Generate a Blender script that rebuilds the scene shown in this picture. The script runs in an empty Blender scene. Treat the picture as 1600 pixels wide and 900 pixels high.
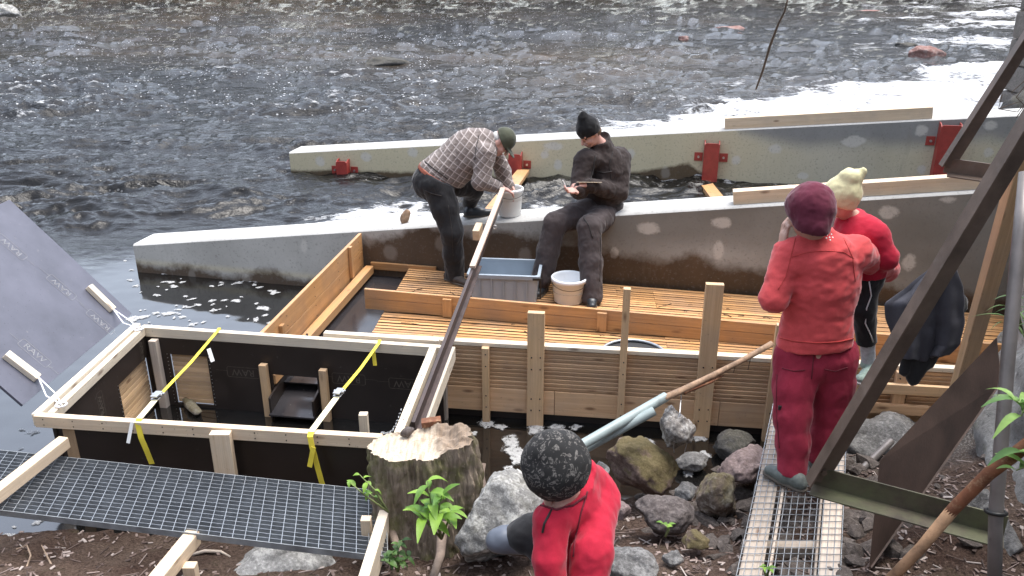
import bpy, bmesh, math, random
import numpy as np
from mathutils import Vector, Matrix, Quaternion
random.seed(7); RNG = np.random.default_rng(7)
SC = bpy.context.scene
COL = SC.collection
R = math.radians

# ------------------------------------------------------------------ camera model (real metres, z = 0 is the pool)
CAM_H, PITCH, FPX = 3.1, R(21.9), 1305.0
_c, _s = math.cos(PITCH), math.sin(PITCH)
def _ray(x, y):
    u = (x - 800) / FPX; v = (450 - y) / FPX
    return Vector((u, _c + v * _s, -_s + v * _c))
def Zp(x, y, z):                       # point of the sight line on the level z
    d = _ray(x, y); t = (z - CAM_H) / d.z
    return Vector((d.x * t, d.y * t, z))
def Yp(x, y, Y):                       # point of the sight line at distance Y
    d = _ray(x, y); t = Y / d.y
    return Vector((d.x * t, Y, CAM_H + d.z * t))
def Lp(x, y, a, b):                    # point of the sight line on the vertical plane through a and b
    d = _ray(x, y); nx, ny = -(b[1] - a[1]), (b[0] - a[0])
    t = (nx * a[0] + ny * a[1]) / (nx * d.x + ny * d.y)
    return Vector((d.x * t, d.y * t, CAM_H + d.z * t))

# ------------------------------------------------------------------ noise (vectorised)
_perm = np.random.default_rng(3).permutation(512).astype(np.int64)
_perm = np.concatenate([_perm, _perm, _perm])
_grad = np.random.default_rng(5).normal(size=(512, 3)); _grad /= np.linalg.norm(_grad, axis=1)[:, None]
def gnoise(x, y, z=0.0):
    x = np.asarray(x, dtype=np.float64); y = np.asarray(y, dtype=np.float64) + 0 * x; z = np.asarray(z, dtype=np.float64) + 0 * x
    xi = np.floor(x).astype(np.int64); yi = np.floor(y).astype(np.int64); zi = np.floor(z).astype(np.int64)
    xf, yf, zf = x - xi, y - yi, z - zi
    u = xf**3 * (xf * (xf * 6 - 15) + 10); v = yf**3 * (yf * (yf * 6 - 15) + 10); w = zf**3 * (zf * (zf * 6 - 15) + 10)
    out = 0
    for dx in (0, 1):
        for dy in (0, 1):
            for dz in (0, 1):
                h = _perm[(_perm[(_perm[(xi + dx) & 511] + yi + dy) & 511] + zi + dz) & 511]
                g = _grad[h]
                d = g[..., 0] * (xf - dx) + g[..., 1] * (yf - dy) + g[..., 2] * (zf - dz)
                out = out + d * (u if dx else 1 - u) * (v if dy else 1 - v) * (w if dz else 1 - w)
    return out * 1.6
def fbm(x, y, z=0.0, o=4, lac=2.03, gain=0.5):
    a, t, f = 1.0, 0.0, 1.0
    for k in range(o):
        t = t + a * gnoise(np.asarray(x) * f + 17.3 * k, np.asarray(y) * f - 9.1 * k, np.asarray(z) * f + 3.7 * k); a *= gain; f *= lac
    return t
def sstep(a, b, x):
    t = np.clip((x - a) / (b - a), 0, 1); return t * t * (3 - 2 * t)

# ------------------------------------------------------------------ things, parts
def tag(o, label=None, cat=None, group=None, kind=None):
    if label: o['label'] = label
    if cat: o['category'] = cat
    if group: o['group'] = group
    if kind: o['kind'] = kind
    return o
def thing(name, label, cat, loc=(0, 0, 0), group=None):
    o = bpy.data.objects.new(name, None); COL.objects.link(o); o.location = loc; o.empty_display_size = .1
    return tag(o, label, cat, group)
def origin(o):
    v = Vector((0, 0, 0))
    while o: v += o.location; o = o.parent
    return v
def link(name, me, mat=None, parent=None, smooth=False, bevel=0, seg=2, base=None):
    """mesh given in world metres -> object (child of parent, or top-level with its own base point)"""
    o = bpy.data.objects.new(name, me); COL.objects.link(o)
    if parent:
        off = origin(parent); o.parent = parent
    else:
        off = Vector(base) if base is not None else Vector((0, 0, 0)); o.location = off
    if off.length > 0: me.transform(Matrix.Translation(-off))
    if mat:
        for m in (mat if isinstance(mat, (list, tuple)) else [mat]): me.materials.append(m)
    if smooth: me.polygons.foreach_set('use_smooth', [True] * len(me.polygons))
    if bevel:
        b = o.modifiers.new('b', 'BEVEL'); b.width = bevel; b.segments = seg; b.limit_method = 'ANGLE'; b.angle_limit = R(40); b.harden_normals = False
    return o
def npmesh(name, V, F4=None, F3=None):
    me = bpy.data.meshes.new(name)
    V = np.asarray(V, dtype=np.float32)
    loops, starts, tot = [], [], 0
    if F4 is not None and len(F4):
        F4 = np.asarray(F4, dtype=np.int32); loops.append(F4.ravel()); starts.append(np.arange(len(F4)) * 4); tot = len(F4) * 4
    if F3 is not None and len(F3):
        F3 = np.asarray(F3, dtype=np.int32); loops.append(F3.ravel()); starts.append(tot + np.arange(len(F3)) * 3)
    loops = np.concatenate(loops); starts = np.concatenate(starts).astype(np.int32)
    me.vertices.add(len(V)); me.vertices.foreach_set('co', V.ravel())
    me.loops.add(len(loops)); me.loops.foreach_set('vertex_index', loops)
    me.polygons.add(len(starts)); me.polygons.foreach_set('loop_start', starts)
    me.update(calc_edges=True); me.validate()
    return me
def vattr(me, name, arr):
    a = me.attributes.new(name, 'FLOAT', 'POINT'); a.data.foreach_set('value', np.asarray(arr, dtype=np.float32).ravel())

class MB:
    """collects shapes into one mesh, with uv (metres, u along the grain) and a tint per piece"""
    def __init__(s): s.v = []; s.f = []; s.uv = []; s.t = []
    def quad_uv(s, f, uv, t): s.f.append(f); s.uv.append(uv); s.t.append(t)
    def plank(s, p0, p1, w, h, up=(0, 0, 1), tint=None, twist=0, off=(0, 0), taper=1.0):
        """board from p0 to p1; w across, h along up"""
        p0, p1 = Vector(p0), Vector(p1); d = (p1 - p0); L = d.length; d.normalize()
        side = d.cross(Vector(up)); side.normalize(); u = side.cross(d); u.normalize()
        if twist: q = Quaternion(d, twist); side = q @ side; u = q @ u
        o = side * off[0] + u * off[1]
        t = random.uniform(-1, 1) if tint is None else tint
        ru, rv = random.uniform(0, 50), random.uniform(0, 50)
        b = len(s.v)
        for k, (p, q) in enumerate(((p0, 1.0), (p1, taper))):
            for a, c in ((-1, -1), (1, -1), (1, 1), (-1, 1)):
                s.v.append(tuple(p + o + side * (a * w / 2 * q) + u * (c * h / 2 * q)))
        ws = [w, h, w, h]; acc = 0
        for i in range(4):
            j = (i + 1) % 4
            s.quad_uv((b + i, b + j, b + 4 + j, b + 4 + i), [(ru, rv + acc), (ru, rv + acc + ws[i]), (ru + L, rv + acc + ws[i]), (ru + L, rv + acc)], t)
            acc += ws[i] + .01
        s.quad_uv((b + 3, b + 2, b + 1, b), [(ru, rv), (ru + .02, rv), (ru + .02, rv + h), (ru, rv + h)], t)
        s.quad_uv((b + 4, b + 5, b + 6, b + 7), [(ru, rv), (ru + .02, rv), (ru + .02, rv + h), (ru, rv + h)], t)
        return s
    def box(s, c, size, rz=0, tint=None):
        c = Vector(c); d = Vector((math.cos(rz), math.sin(rz), 0)) * size[0] / 2
        return s.plank(c - d, c + d, size[1], size[2], tint=tint)
    def tube(s, pts, rad, n=10, cap=True, tint=0, flat=1.0):
        pts = [Vector(p) for p in pts]; m = len(pts)
        rad = [rad] * m if not hasattr(rad, '__len__') else rad
        up = None; b = len(s.v); acc = 0
        for i, p in enumerate(pts):
            d = (pts[min(i + 1, m - 1)] - pts[max(i - 1, 0)]).normalized()
            if up is None: up = d.orthogonal().normalized()
            up = (up - d * up.dot(d)).normalized(); sd = d.cross(up)
            for k in range(n):
                a = 2 * math.pi * k / n
                s.v.append(tuple(p + (up * math.cos(a) + sd * math.sin(a) * flat) * rad[i]))
        L = [0]
        for i in range(1, m): L.append(L[-1] + (pts[i] - pts[i - 1]).length)
        for i in range(m - 1):
            for k in range(n):
                k2 = (k + 1) % n; c0 = k * .06; c1 = (k + 1) * .06
                s.quad_uv((b + i * n + k, b + i * n + k2, b + (i + 1) * n + k2, b + (i + 1) * n + k), [(L[i], c0), (L[i], c1), (L[i + 1], c1), (L[i + 1], c0)], tint)
        if cap:
            for (row, rev) in ((0, True), (m - 1, False)):
                f = [b + row * n + k for k in range(n)]
                if rev: f.reverse()
                s.quad_uv(tuple(f), [(0, 0)] * n, tint)
        return s
    def lathe(s, prof, c=(0, 0, 0), n=28, tint=0, sx=1, sy=1, rot=None, closed=False):
        """prof: list of (radius, z)"""
        c = Vector(c); b = len(s.v); m = len(prof)
        for (r, z) in prof:
            for k in range(n):
                a = 2 * math.pi * k / n; p = Vector((r * math.cos(a) * sx, r * math.sin(a) * sy, z))
                if rot is not None: p = rot @ p
                s.v.append(tuple(c + p))
        for i in range(m - 1):
            for k in range(n):
                k2 = (k + 1) % n
                s.quad_uv((b + i * n + k, b + i * n + k2, b + (i + 1) * n + k2, b + (i + 1) * n + k), [(i * .02, k / n), (i * .02, (k + 1) / n), (i * .02 + .02, (k + 1) / n), (i * .02 + .02, k / n)], tint)
        for row, rev in ((0, True), (m - 1, False)):
            if prof[row][0] > 1e-5 and closed:
                f = [b + row * n + k for k in range(n)]
                if rev: f.reverse()
                s.quad_uv(tuple(f), [(0, 0)] * n, tint)
        return s
    def poly(s, pts, tint=0):
        b = len(s.v); s.v += [tuple(p) for p in pts]
        s.quad_uv(tuple(range(b, b + len(pts))), [(0, 0)] * len(pts), tint); return s
    def prism(s, pts, vec, tint=0):
        """closed outline pts extruded by vec"""
        vec = Vector(vec); b = len(s.v); n = len(pts); pts = [Vector(p) for p in pts]
        s.v += [tuple(p) for p in pts] + [tuple(p + vec) for p in pts]
        s.quad_uv(tuple(range(b + n - 1, b - 1, -1)), [(pts[n-1-i].x, pts[n-1-i].y) for i in range(n)], tint)
        s.quad_uv(tuple(range(b + n, b + 2 * n)), [(p.x, p.y) for p in pts], tint)
        acc = 0
        for i in range(n):
            j = (i + 1) % n; l = (pts[j] - pts[i]).length
            s.quad_uv((b + i, b + j, b + n + j, b + n + i), [(acc, 0), (acc + l, 0), (acc + l, vec.length), (acc, vec.length)], tint); acc += l
        return s
    def mesh(s, name):
        me = bpy.data.meshes.new(name); me.from_pydata(s.v, [], s.f)
        uvl = me.uv_layers.new(name='UVMap'); flat = [c for f in s.uv for p in f for c in p]
        uvl.data.foreach_set('uv', flat)
        a = me.attributes.new('tint', 'FLOAT', 'FACE'); a.data.foreach_set('value', s.t)
        bm = bmesh.new(); bm.from_mesh(me); bmesh.ops.recalc_face_normals(bm, faces=bm.faces); bm.to_mesh(me); bm.free()
        return me
    def build(s, name, mat, parent=None, smooth=False, bevel=0, seg=2, base=None):
        return link(name, s.mesh(name), mat, parent, smooth, bevel, seg, base)

# ------------------------------------------------------------------ implicit bodies -> surface nets
class SDF:
    def __init__(s, lo, hi, h):
        s.lo = np.array(lo, float) - 4 * h; s.h = h
        s.n = (np.ceil((np.array(hi, float) + 4 * h - s.lo) / h).astype(int) + 1)
        s.g = np.full(s.n, .25, dtype=np.float32); s.late = []
    def _blk(s, lo, hi):
        i0 = np.clip(np.floor((lo - s.lo) / s.h).astype(int), 0, s.n); i1 = np.clip(np.ceil((hi - s.lo) / s.h).astype(int) + 1, 0, s.n)
        ax = [s.lo[k] + s.h * np.arange(i0[k], i1[k]) for k in range(3)]
        X, Y, Z = np.meshgrid(*ax, indexing='ij')
        return tuple(slice(i0[k], i1[k]) for k in range(3)), X, Y, Z
    def _mix(s, sl, d, k, sub=False):
        a = s.g[sl]
        if sub:
            if k > 0: h = np.clip(.5 - .5 * (a + d) / k, 0, 1); s.g[sl] = a + (-d - a) * h + k * h * (1 - h)
            else: s.g[sl] = np.maximum(a, -d)
            return
        if k > 0: h = np.clip(.5 + .5 * (a - d) / k, 0, 1); s.g[sl] = a + (d - a) * h - k * h * (1 - h)
        else: s.g[sl] = np.minimum(a, d)
    def cone(s, p, q, r1, r2, k=.03, flat=None, sub=False):
        p = np.array(p, float); q = np.array(q, float); m = max(r1, r2) + .08
        lo = np.minimum(p, q) - m; hi = np.maximum(p, q) + m
        sl, X, Y, Z = s._blk(lo, hi)
        if X.size == 0: return s
        d = q - p; L2 = max(d @ d, 1e-9)
        t = np.clip(((X - p[0]) * d[0] + (Y - p[1]) * d[1] + (Z - p[2]) * d[2]) / L2, 0, 1)
        vx, vy, vz = X - p[0] - t * d[0], Y - p[1] - t * d[1], Z - p[2] - t * d[2]
        if flat:
            n = np.array(flat[0], float); n /= np.linalg.norm(n); e = (vx * n[0] + vy * n[1] + vz * n[2]) * (1 / flat[1] - 1)
            vx, vy, vz = vx + n[0] * e, vy + n[1] * e, vz + n[2] * e
        s._mix(sl, np.sqrt(vx * vx + vy * vy + vz * vz) - (r1 + (r2 - r1) * t), k, sub); return s
    def ell(s, c, r, rot=None, k=.03, sub=False):
        c = np.array(c, float); r = np.array(r, float); m = r.max() + .08
        sl, X, Y, Z = s._blk(c - m, c + m)
        if X.size == 0: return s
        P = np.stack([X - c[0], Y - c[1], Z - c[2]], -1)
        if rot is not None: P = P @ np.array(rot)        # world -> local (rot columns are local axes)
        k0 = np.linalg.norm(P / r, axis=-1); k1 = np.linalg.norm(P / (r * r), axis=-1) + 1e-9
        s._mix(sl, np.where(k0 < 1e-4, -r.min(), k0 * (k0 - 1) / k1), k, sub); return s
    def chain(s, pts, rad, k=.02, flat=None):
        for i in range(len(pts) - 1): s.cone(pts[i], pts[i + 1], rad[i], rad[i + 1], k, flat)
        return s
    def cut(s, p, n): s.late.append((s._cut, (p, n))); return s          # cuts come last, after the folds, so hems stay clean
    def cutball(s, c, r, p, n): s.late.append((s._cutball, (c, r, p, n))); return s
    def _cut(s, p, n):                                       # keep the side n points away from
        p = np.array(p, float); n = np.array(n, float); n /= np.linalg.norm(n)
        ax = [s.lo[k] + s.h * np.arange(s.n[k]) for k in range(3)]
        d = (ax[0] - p[0])[:, None, None] * n[0] + (ax[1] - p[1])[None, :, None] * n[1] + (ax[2] - p[2])[None, None, :] * n[2]
        s.g = np.maximum(s.g, d.astype(np.float32)); return s
    def _cutball(s, c, r, p, n):                             # cut only near c
        c = np.array(c, float); p = np.array(p, float); n = np.array(n, float); n /= np.linalg.norm(n)
        sl, X, Y, Z = s._blk(c - r, c + r)
        d = (X - p[0]) * n[0] + (Y - p[1]) * n[1] + (Z - p[2]) * n[2]
        b = np.sqrt((X - c[0])**2 + (Y - c[1])**2 + (Z - c[2])**2) - r
        s.g[sl] = np.maximum(s.g[sl], np.minimum(d, -b)); return s
    def folds(s, amp, sc, d, seed=0):
        '''soft cloth creases running along d'''
        d = np.array(d, float); d /= np.linalg.norm(d); a = np.cross(d, (.3, .9, .2)); a /= np.linalg.norm(a); b = np.cross(d, a)
        idx = np.nonzero(np.abs(s.g) < .035 + amp); P = np.stack([s.lo[k] + s.h * idx[k] for k in range(3)], -1)
        u, v, w = P @ a / sc, P @ b / sc, P @ d / (sc * 3.2)
        q = .55 * gnoise(u * .5 + seed, v * .5, w * 1.3)
        n = gnoise(u + q + seed, v + q, w) ; n = np.sign(n) * np.abs(n) ** .8
        n2 = np.maximum(0, 1 - 5 * np.abs(gnoise(u * .8 + 7 + q, v * .8 + seed, w * 1.4)))
        m = sstep(-.25, .35, gnoise(P[:, 0] * 5 + seed, P[:, 1] * 5, P[:, 2] * 5))
        s.g[idx] += (amp * (n * .7 + .8 * n2 * m)).astype(np.float32); return s
    def wrinkle(s, amp, sc, stretch=(1, 1, 1), seed=0, ridged=False):
        idx = np.nonzero(np.abs(s.g) < .035 + amp)
        P = [s.lo[k] + s.h * idx[k] for k in range(3)]
        n = fbm(P[0] / sc * stretch[0] + seed, P[1] / sc * stretch[1], P[2] / sc * stretch[2], 3)
        if ridged: n = 1 - 2 * np.abs(n) - .4
        s.g[idx] += (amp * n).astype(np.float32); return s
    def mesh(s, name):
        for fn, a in s.late: fn(*a)
        g = s.g; S = (g < 0)
        n = np.array(g.shape)
        cs = S[:-1, :-1, :-1].astype(np.int8)
        tot = np.zeros(n - 1, np.int8)
        for a in (0, 1):
            for b in (0, 1):
                for c in (0, 1): tot += S[a:n[0]-1+a, b:n[1]-1+b, c:n[2]-1+c]
        act = (tot > 0) & (tot < 8); I = np.argwhere(act)
        vid = np.full(n - 1, -1, np.int64); vid[act] = np.arange(len(I))
        acc = np.zeros((len(I), 3)); cnt = np.zeros(len(I))
        corners = [(a, b, c) for a in (0, 1) for b in (0, 1) for c in (0, 1)]
        val = {cn: g[I[:, 0] + cn[0], I[:, 1] + cn[1], I[:, 2] + cn[2]].astype(np.float64) for cn in corners}
        for i in corners:
            for ax in range(3):
                if i[ax] == 0:
                    j = list(i); j[ax] = 1; j = tuple(j); a, b = val[i], val[j]
                    m = (a < 0) != (b < 0); t = np.where(m, a / np.where(m, a - b, 1), 0)
                    P = np.tile(np.array(i, float), (len(I), 1)); P[:, ax] = t
                    acc[m] += P[m]; cnt[m] += 1
        V = s.lo + s.h * (I + acc / cnt[:, None])
        F = []
        for ax in range(3):
            o = [k for k in range(3) if k != ax]
            sl0 = [slice(None)] * 3; sl1 = [slice(None)] * 3; sl0[ax] = slice(0, -1); sl1[ax] = slice(1, None)
            a, b = S[tuple(sl0)], S[tuple(sl1)]
            E = np.argwhere(a != b); 
            ok = np.all([(E[:, k] > 0) & (E[:, k] < n[k] - 1) for k in o], axis=0); E = E[ok]
            if len(E) == 0: continue
            q = []
            for (d0, d1) in ((-1, -1), (0, -1), (0, 0), (-1, 0)):
                C = E.copy(); C[:, o[0]] += d0; C[:, o[1]] += d1; q.append(vid[C[:, 0], C[:, 1], C[:, 2]])
            q = np.stack(q, 1)
            inside = a[E[:, 0], E[:, 1], E[:, 2]]
            flip = inside if ax != 1 else ~inside
            q[~flip] = q[~flip][:, ::-1]; F.append(q)
        F = np.concatenate(F); F = F[(F >= 0).all(1)]
        return npmesh(name, V, F)
    def build(s, name, mat, parent=None, base=None):
        return link(name, s.mesh(name), mat, parent, smooth=True, base=base)
# ------------------------------------------------------------------ procedural materials
class NT:
    def __init__(s, name):
        s.m = bpy.data.materials.new(name); s.m.use_nodes = True; s.t = s.m.node_tree
        s.b = s.t.nodes['Principled BSDF']; s.out = s.t.nodes['Material Output']
    def n(s, typ, props=None, **inp):
        nd = s.t.nodes.new('ShaderNode' + typ)
        for k, v in (props or {}).items(): setattr(nd, k, v)
        for k, v in inp.items():
            sock = nd.inputs[int(k[1:])] if (k[0] == 'i' and k[1:].isdigit()) else nd.inputs[k.replace('_', ' ')]
            s.put(sock, v)
        return nd
    def put(s, sock, v):
        if hasattr(v, 'is_linked') or isinstance(v, bpy.types.NodeSocket): s.t.links.new(v, sock)
        elif isinstance(v, bpy.types.Node): s.t.links.new(v.outputs[0], sock)
        else:
            if isinstance(v, tuple) and len(v) == 3 and sock.type == 'RGBA': v = v + (1,)
            sock.default_value = v
    def set(s, **kw):
        for k, v in kw.items(): s.put(s.b.inputs[k.replace('_', ' ')], v)
        return s
    def coord(s, kind='Object'): return s.n('TexCoord').outputs[kind]
    def pos(s): return s.n('NewGeometry').outputs['Position']
    def map(s, v, scale=(1, 1, 1), rot=(0, 0, 0), loc=(0, 0, 0)): return s.n('Mapping', None, Vector=v, Scale=scale, Rotation=rot, Location=loc).outputs[0]
    def noise(s, v, scale=5, detail=4, rough=.55, dist=0): return s.n('TexNoise', None, Vector=v, Scale=scale, Detail=detail, Roughness=rough, Distortion=dist).outputs['Fac']
    def vor(s, v, scale=5, feature='F1', out='Distance', rnd=1): return s.n('TexVoronoi', {'feature': feature}, Vector=v, Scale=scale, Randomness=rnd).outputs[out]
    def ramp(s, f, stops, interp='LINEAR'):
        nd = s.n('ValToRGB', None, Fac=f); cr = nd.color_ramp; cr.interpolation = interp
        while len(cr.elements) < len(stops): cr.elements.new(.5)
        for e, (p, c) in zip(cr.elements, stops):
            e.position = p; e.color = (c, c, c, 1) if not hasattr(c, '__len__') else (*c, 1)
        return nd.outputs[0]
    def mix(s, f, a, b, mode='MIX'):
        nd = s.n('Mix', {'data_type': 'RGBA', 'blend_type': mode}); s.put(nd.inputs[0], f); s.put(nd.inputs[6], a); s.put(nd.inputs[7], b); return nd.outputs[2]
    def math(s, op, a, b=0.0, c=None, clamp=False):
        nd = s.n('Math', {'operation': op, 'use_clamp': clamp}); s.put(nd.inputs[0], a); s.put(nd.inputs[1], b)
        if c is not None: s.put(nd.inputs[2], c)
        return nd.outputs[0]
    def attr(s, name): return s.n('Attribute', {'attribute_name': name}).outputs['Fac']
    def bump(s, h, strength=.3, dist=.01, normal=None):
        kw = dict(Height=h, Strength=strength, Distance=dist)
        if normal is not None: kw['Normal'] = normal
        return s.n('Bump', None, **kw).outputs[0]
    def sep(s, v, ax): return s.n('SeparateXYZ', None, Vector=v).outputs[ax]

def wood(name, c1, c2, knot=(.12, .05, .02), rough=.65, spec=.3, wet=None, grey=0.0, tintamt=.22):
    t = NT(name); uv = t.coord('UV')
    g = t.noise(t.map(uv, (1.3, 38, 1)), 1.0, 5, .6, .8)
    g2 = t.noise(t.map(uv, (3.5, 210, 1)), 1.0, 3, .6)
    col = t.mix(t.ramp(g, [(.32, 0), (.68, 1)]), c1, c2)
    col = t.mix(t.ramp(g2, [(.35, .35), (.65, 0)]), col, tuple(x * .62 for x in c1))
    kv = t.vor(t.map(uv, (3.2, 9.5, 1)), 1.0); kn = t.ramp(kv, [(.06, 1), (.16, 0)])
    col = t.mix(t.math('MULTIPLY', kn, .75), col, knot)
    blot = t.noise(t.pos(), 3.1, 4, .6)
    col = t.mix(t.ramp(blot, [(.42, 0), (.72, .6 if grey == 0 else .6 + grey)]), col, tuple(.5 * x + .5 * sum(c1) / 3 * .6 for x in c1))
    tv = t.math('ADD', t.math('MULTIPLY', t.attr('tint'), tintamt), 1.0)
    hs = t.n('HueSaturation', None, Color=col, Value=tv)
    ns = t.noise(t.pos(), 60, 3, .7)
    col = t.mix(t.ramp(ns, [(.64, 0), (.74, .5)]), hs.outputs[0], (.09, .06, .04))
    t.set(Base_Color=col, Roughness=rough if wet is None else t.ramp(blot, [(.35, wet), (.65, rough)]), Specular_IOR_Level=spec,
          Normal=t.bump(t.math('ADD', g, t.math('MULTIPLY', g2, .6)), .35, .004))
    return t.m
def plain(name, col, rough=.6, var=.25, scale=6, metal=0, bump=.15, bscale=60, spec=.5, sheen=0, dirt=None, dirt_lo=.55):
    t = NT(name); p = t.coord('Object')
    n = t.noise(p, scale, 5, .6); n2 = t.noise(p, bscale, 3, .6)
    c = t.mix(t.ramp(n, [(.3, 0), (.7, 1)]), tuple(x * (1 - var) for x in col), tuple(min(1, x * (1 + var)) for x in col))
    if dirt: c = t.mix(t.ramp(t.noise(p, scale * 1.7, 6, .7), [(dirt_lo, 0), (dirt_lo + .16, .85)]), c, dirt)
    t.set(Base_Color=c, Roughness=t.ramp(n, [(.3, max(0, rough - .08)), (.7, min(1, rough + .08))]), Metallic=metal, Specular_IOR_Level=spec, Normal=t.bump(n2, bump, .003))
    if sheen: t.set(Sheen_Weight=sheen, Sheen_Roughness=.5)
    return t.m
def cloth(name, col, var=.18, rough=.9, sheen=.25, fold=.5):
    t = NT(name); p = t.coord('Object')
    n = t.noise(p, 9, 4, .6, .5); f = t.noise(t.map(p, (1, 1, .45)), 14, 3, .5, 1.2); w = t.noise(p, 420, 2, .5)
    c = t.mix(t.ramp(n, [(.3, 0), (.7, 1)]), tuple(x * (1 - var) for x in col), tuple(min(1, x * (1 + var)) for x in col))
    lg = t.noise(p, 3.5, 3, .6); c = t.mix(t.ramp(lg, [(.38, .28), (.62, 0)]), c, tuple(x * .62 for x in col)); fz = t.noise(p, 130, 3, .8); c = t.mix(t.ramp(fz, [(.35, .22), (.6, 0)]), c, tuple(x * .55 for x in col))
    t.set(Base_Color=c, Roughness=rough, Specular_IOR_Level=.2, Sheen_Weight=sheen, Sheen_Roughness=.4, Normal=t.bump(w, .12, .001, t.bump(f, fold * .45, .010)))
    return t.m

M = {}
M['pine'] = wood('pine_fresh', (.62, .47, .315), (.74, .60, .44), rough=.6)
M['pine_pale'] = wood('pine_pale', (.66, .55, .41), (.75, .66, .52), rough=.65)
M['pine_brown'] = wood('pine_brown', (.56, .345, .19), (.70, .475, .285), rough=.6)
M['pine_tan'] = wood('pine_tan', (.55, .355, .19), (.68, .47, .275), rough=.6)
M['pine_wet'] = wood('pine_wet', (.45, .235, .095), (.60, .335, .145), rough=.55, wet=.3, spec=.45)
M['slat'] = wood('larch_slat', (.49, .245, .095), (.65, .37, .165), rough=.55, wet=.3, spec=.45, tintamt=.3)
M['pine_old'] = wood('pine_weathered', (.40, .33, .27), (.56, .48, .40), rough=.8, grey=.2)
M['gap_shade'] = wood('larch_gap_shade', (.055, .030, .014), (.10, .055, .025), rough=.6)  # darkened wood: shade of the slat and louvre gaps put into the colour
M['plank_mauve'] = wood('planed_rail', (.50, .38, .30), (.60, .47, .38), rough=.6)
def _ply(name, col, rough, speck):
    t = NT(name); p = t.coord('Object')
    n = t.noise(p, 3, 5, .6); sp = t.vor(p, 34); s2 = t.noise(t.map(p, (1, 1, 1)), 25, 4, .7)
    c = t.mix(t.ramp(n, [(.3, 0), (.7, 1)]), tuple(x * .75 for x in col), tuple(x * 1.3 for x in col))
    c = t.mix(t.ramp(sp, [(.06, speck), (.12, 0)]), c, (.02, .016, .014))
    c = t.mix(t.ramp(s2, [(.66, 0), (.74, speck * .6)]), c, (.30, .29, .27))
    t.set(Base_Color=c, Roughness=t.ramp(n, [(.3, rough), (.7, rough + .15)]), Specular_IOR_Level=.5, Normal=t.bump(s2, .05, .003)); return t.m
M['ply'] = _ply('film_faced_plywood', (.020, .013, .010), .42, .3)
M['ply_grey'] = _ply('film_faced_plywood_sky_tint', (.085, .087, .112), .40, .7)  # lavender sky reflection put into the lid's base colour
M['ply_wet'] = _ply('film_faced_plywood_wet', (.03, .028, .03), .08, .5)
M['ply_edge'] = plain('plywood_edge', (.30, .19, .10), .8)
M['print'] = plain('plywood_print', (.20, .20, .21), .6, .3, 40)
M['print_dim'] = plain('plywood_print_dim', (.085, .07, .055), .6, .4, 40)
M['strap'] = plain('yellow_webbing', (.72, .58, .05), .75, .12, 12, bscale=500, bump=.3)
M['strap_white'] = plain('bleached_webbing', (.80, .74, .50), .75, .1, 12)
M['tagcloth'] = plain('white_tag', (.80, .80, .78), .8, .05)
M['galv'] = plain('galvanised_bar', (.32, .34, .36), .42, .2, 30, metal=.6, bump=.1, dirt=(.12, .12, .12), dirt_lo=.62)
M['galv_shaded'] = plain('grating_shaded_side', (.23, .245, .255), .55, .3, 12, metal=.2)  # darker copy of the galvanised steel, shade put into the colour
M['zinc'] = plain('zinc_fitting', (.5, .5, .5), .35, .2, 60, metal=.9)
M['rope'] = plain('white_cord', (.75, .76, .80), .8, .1, 80)
M['steel_dark'] = plain('painted_dark_steel', (.125, .09, .07), .45, .4, 7, metal=.1, bump=.2, bscale=90, dirt=(.17, .14, .12), dirt_lo=.58)
M['rail_steel'] = plain('rail_steel', (.050, .032, .028), .45, .3, 9, metal=.1, dirt=(.10, .08, .07), dirt_lo=.62)
M['steel_brown'] = plain('rusted_plate', (.105, .070, .057), .6, .4, 5, bump=.25, bscale=70, dirt=(.11, .06, .035), dirt_lo=.64)
M['steel_grey'] = plain('grey_pipe_steel', (.20, .18, .17), .45, .2, 9, metal=.4, bump=.1, dirt=(.09, .07, .06), dirt_lo=.62)
M['rust'] = plain('rust', (.17, .065, .03), .85, .4, 14, bump=.5, bscale=70, dirt=(.33, .20, .11), dirt_lo=.52)
M['rust_pale'] = plain('scaled_bark_pole', (.34, .20, .11), .85, .35, 18, bump=.5, bscale=70, dirt=(.15, .07, .04), dirt_lo=.55)
def _angle():
    t = NT('mossy_angle_steel'); p = t.pos(); n = t.noise(p, 9, 5, .65); m = t.noise(p, 4, 5, .7)
    c = t.mix(t.ramp(n, [(.35, 0), (.65, 1)]), (.045, .037, .028), (.105, .085, .06))
    c = t.mix(t.ramp(m, [(.38, 0), (.62, .85)]), c, (.115, .125, .062))
    t.set(Base_Color=c, Roughness=.6, Metallic=.1, Normal=t.bump(n, .3, .006)); return t.m
M['angle'] = _angle()
M['red_paint'] = plain('red_oxide_paint', (.32, .045, .035), .45, .22, 10, bump=.1, dirt=(.20, .06, .04), dirt_lo=.6)
M['bucket'] = plain('white_plastic', (.82, .82, .81), .4, .03, 8, bump=.02)
M['bucket_thin'] = plain('translucent_white_plastic', (.84, .88, .92), .4, .03, 8, bump=.02)
M['crate'] = plain('grey_plastic', (.30, .35, .40), .45, .06, 8, bump=.03, dirt=(.2, .21, .21), dirt_lo=.66)
M['black'] = plain('black_plastic', (.012, .012, .012), .5, .2)
M['bucketwater'] = plain('bucket_water', (.36, .31, .25), .08, .1, 5)
M['pipe'] = plain('pale_green_pipe', (.27, .325, .32), .5, .15, 10, bump=.05, dirt=(.18, .21, .205), dirt_lo=.56)
M['hollow'] = plain('pipe_inside', (.05, .06, .055), .8)
M['branch'] = plain('dead_branch', (.26, .17, .11), .85, .5, 20, bump=.5, bscale=60, dirt=(.45, .33, .22), dirt_lo=.56)
M['twig'] = plain('dark_twig', (.07, .045, .028), .9, .4, 20)
M['straw'] = plain('dry_twig', (.30, .22, .16), .9, .4, 20)
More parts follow.
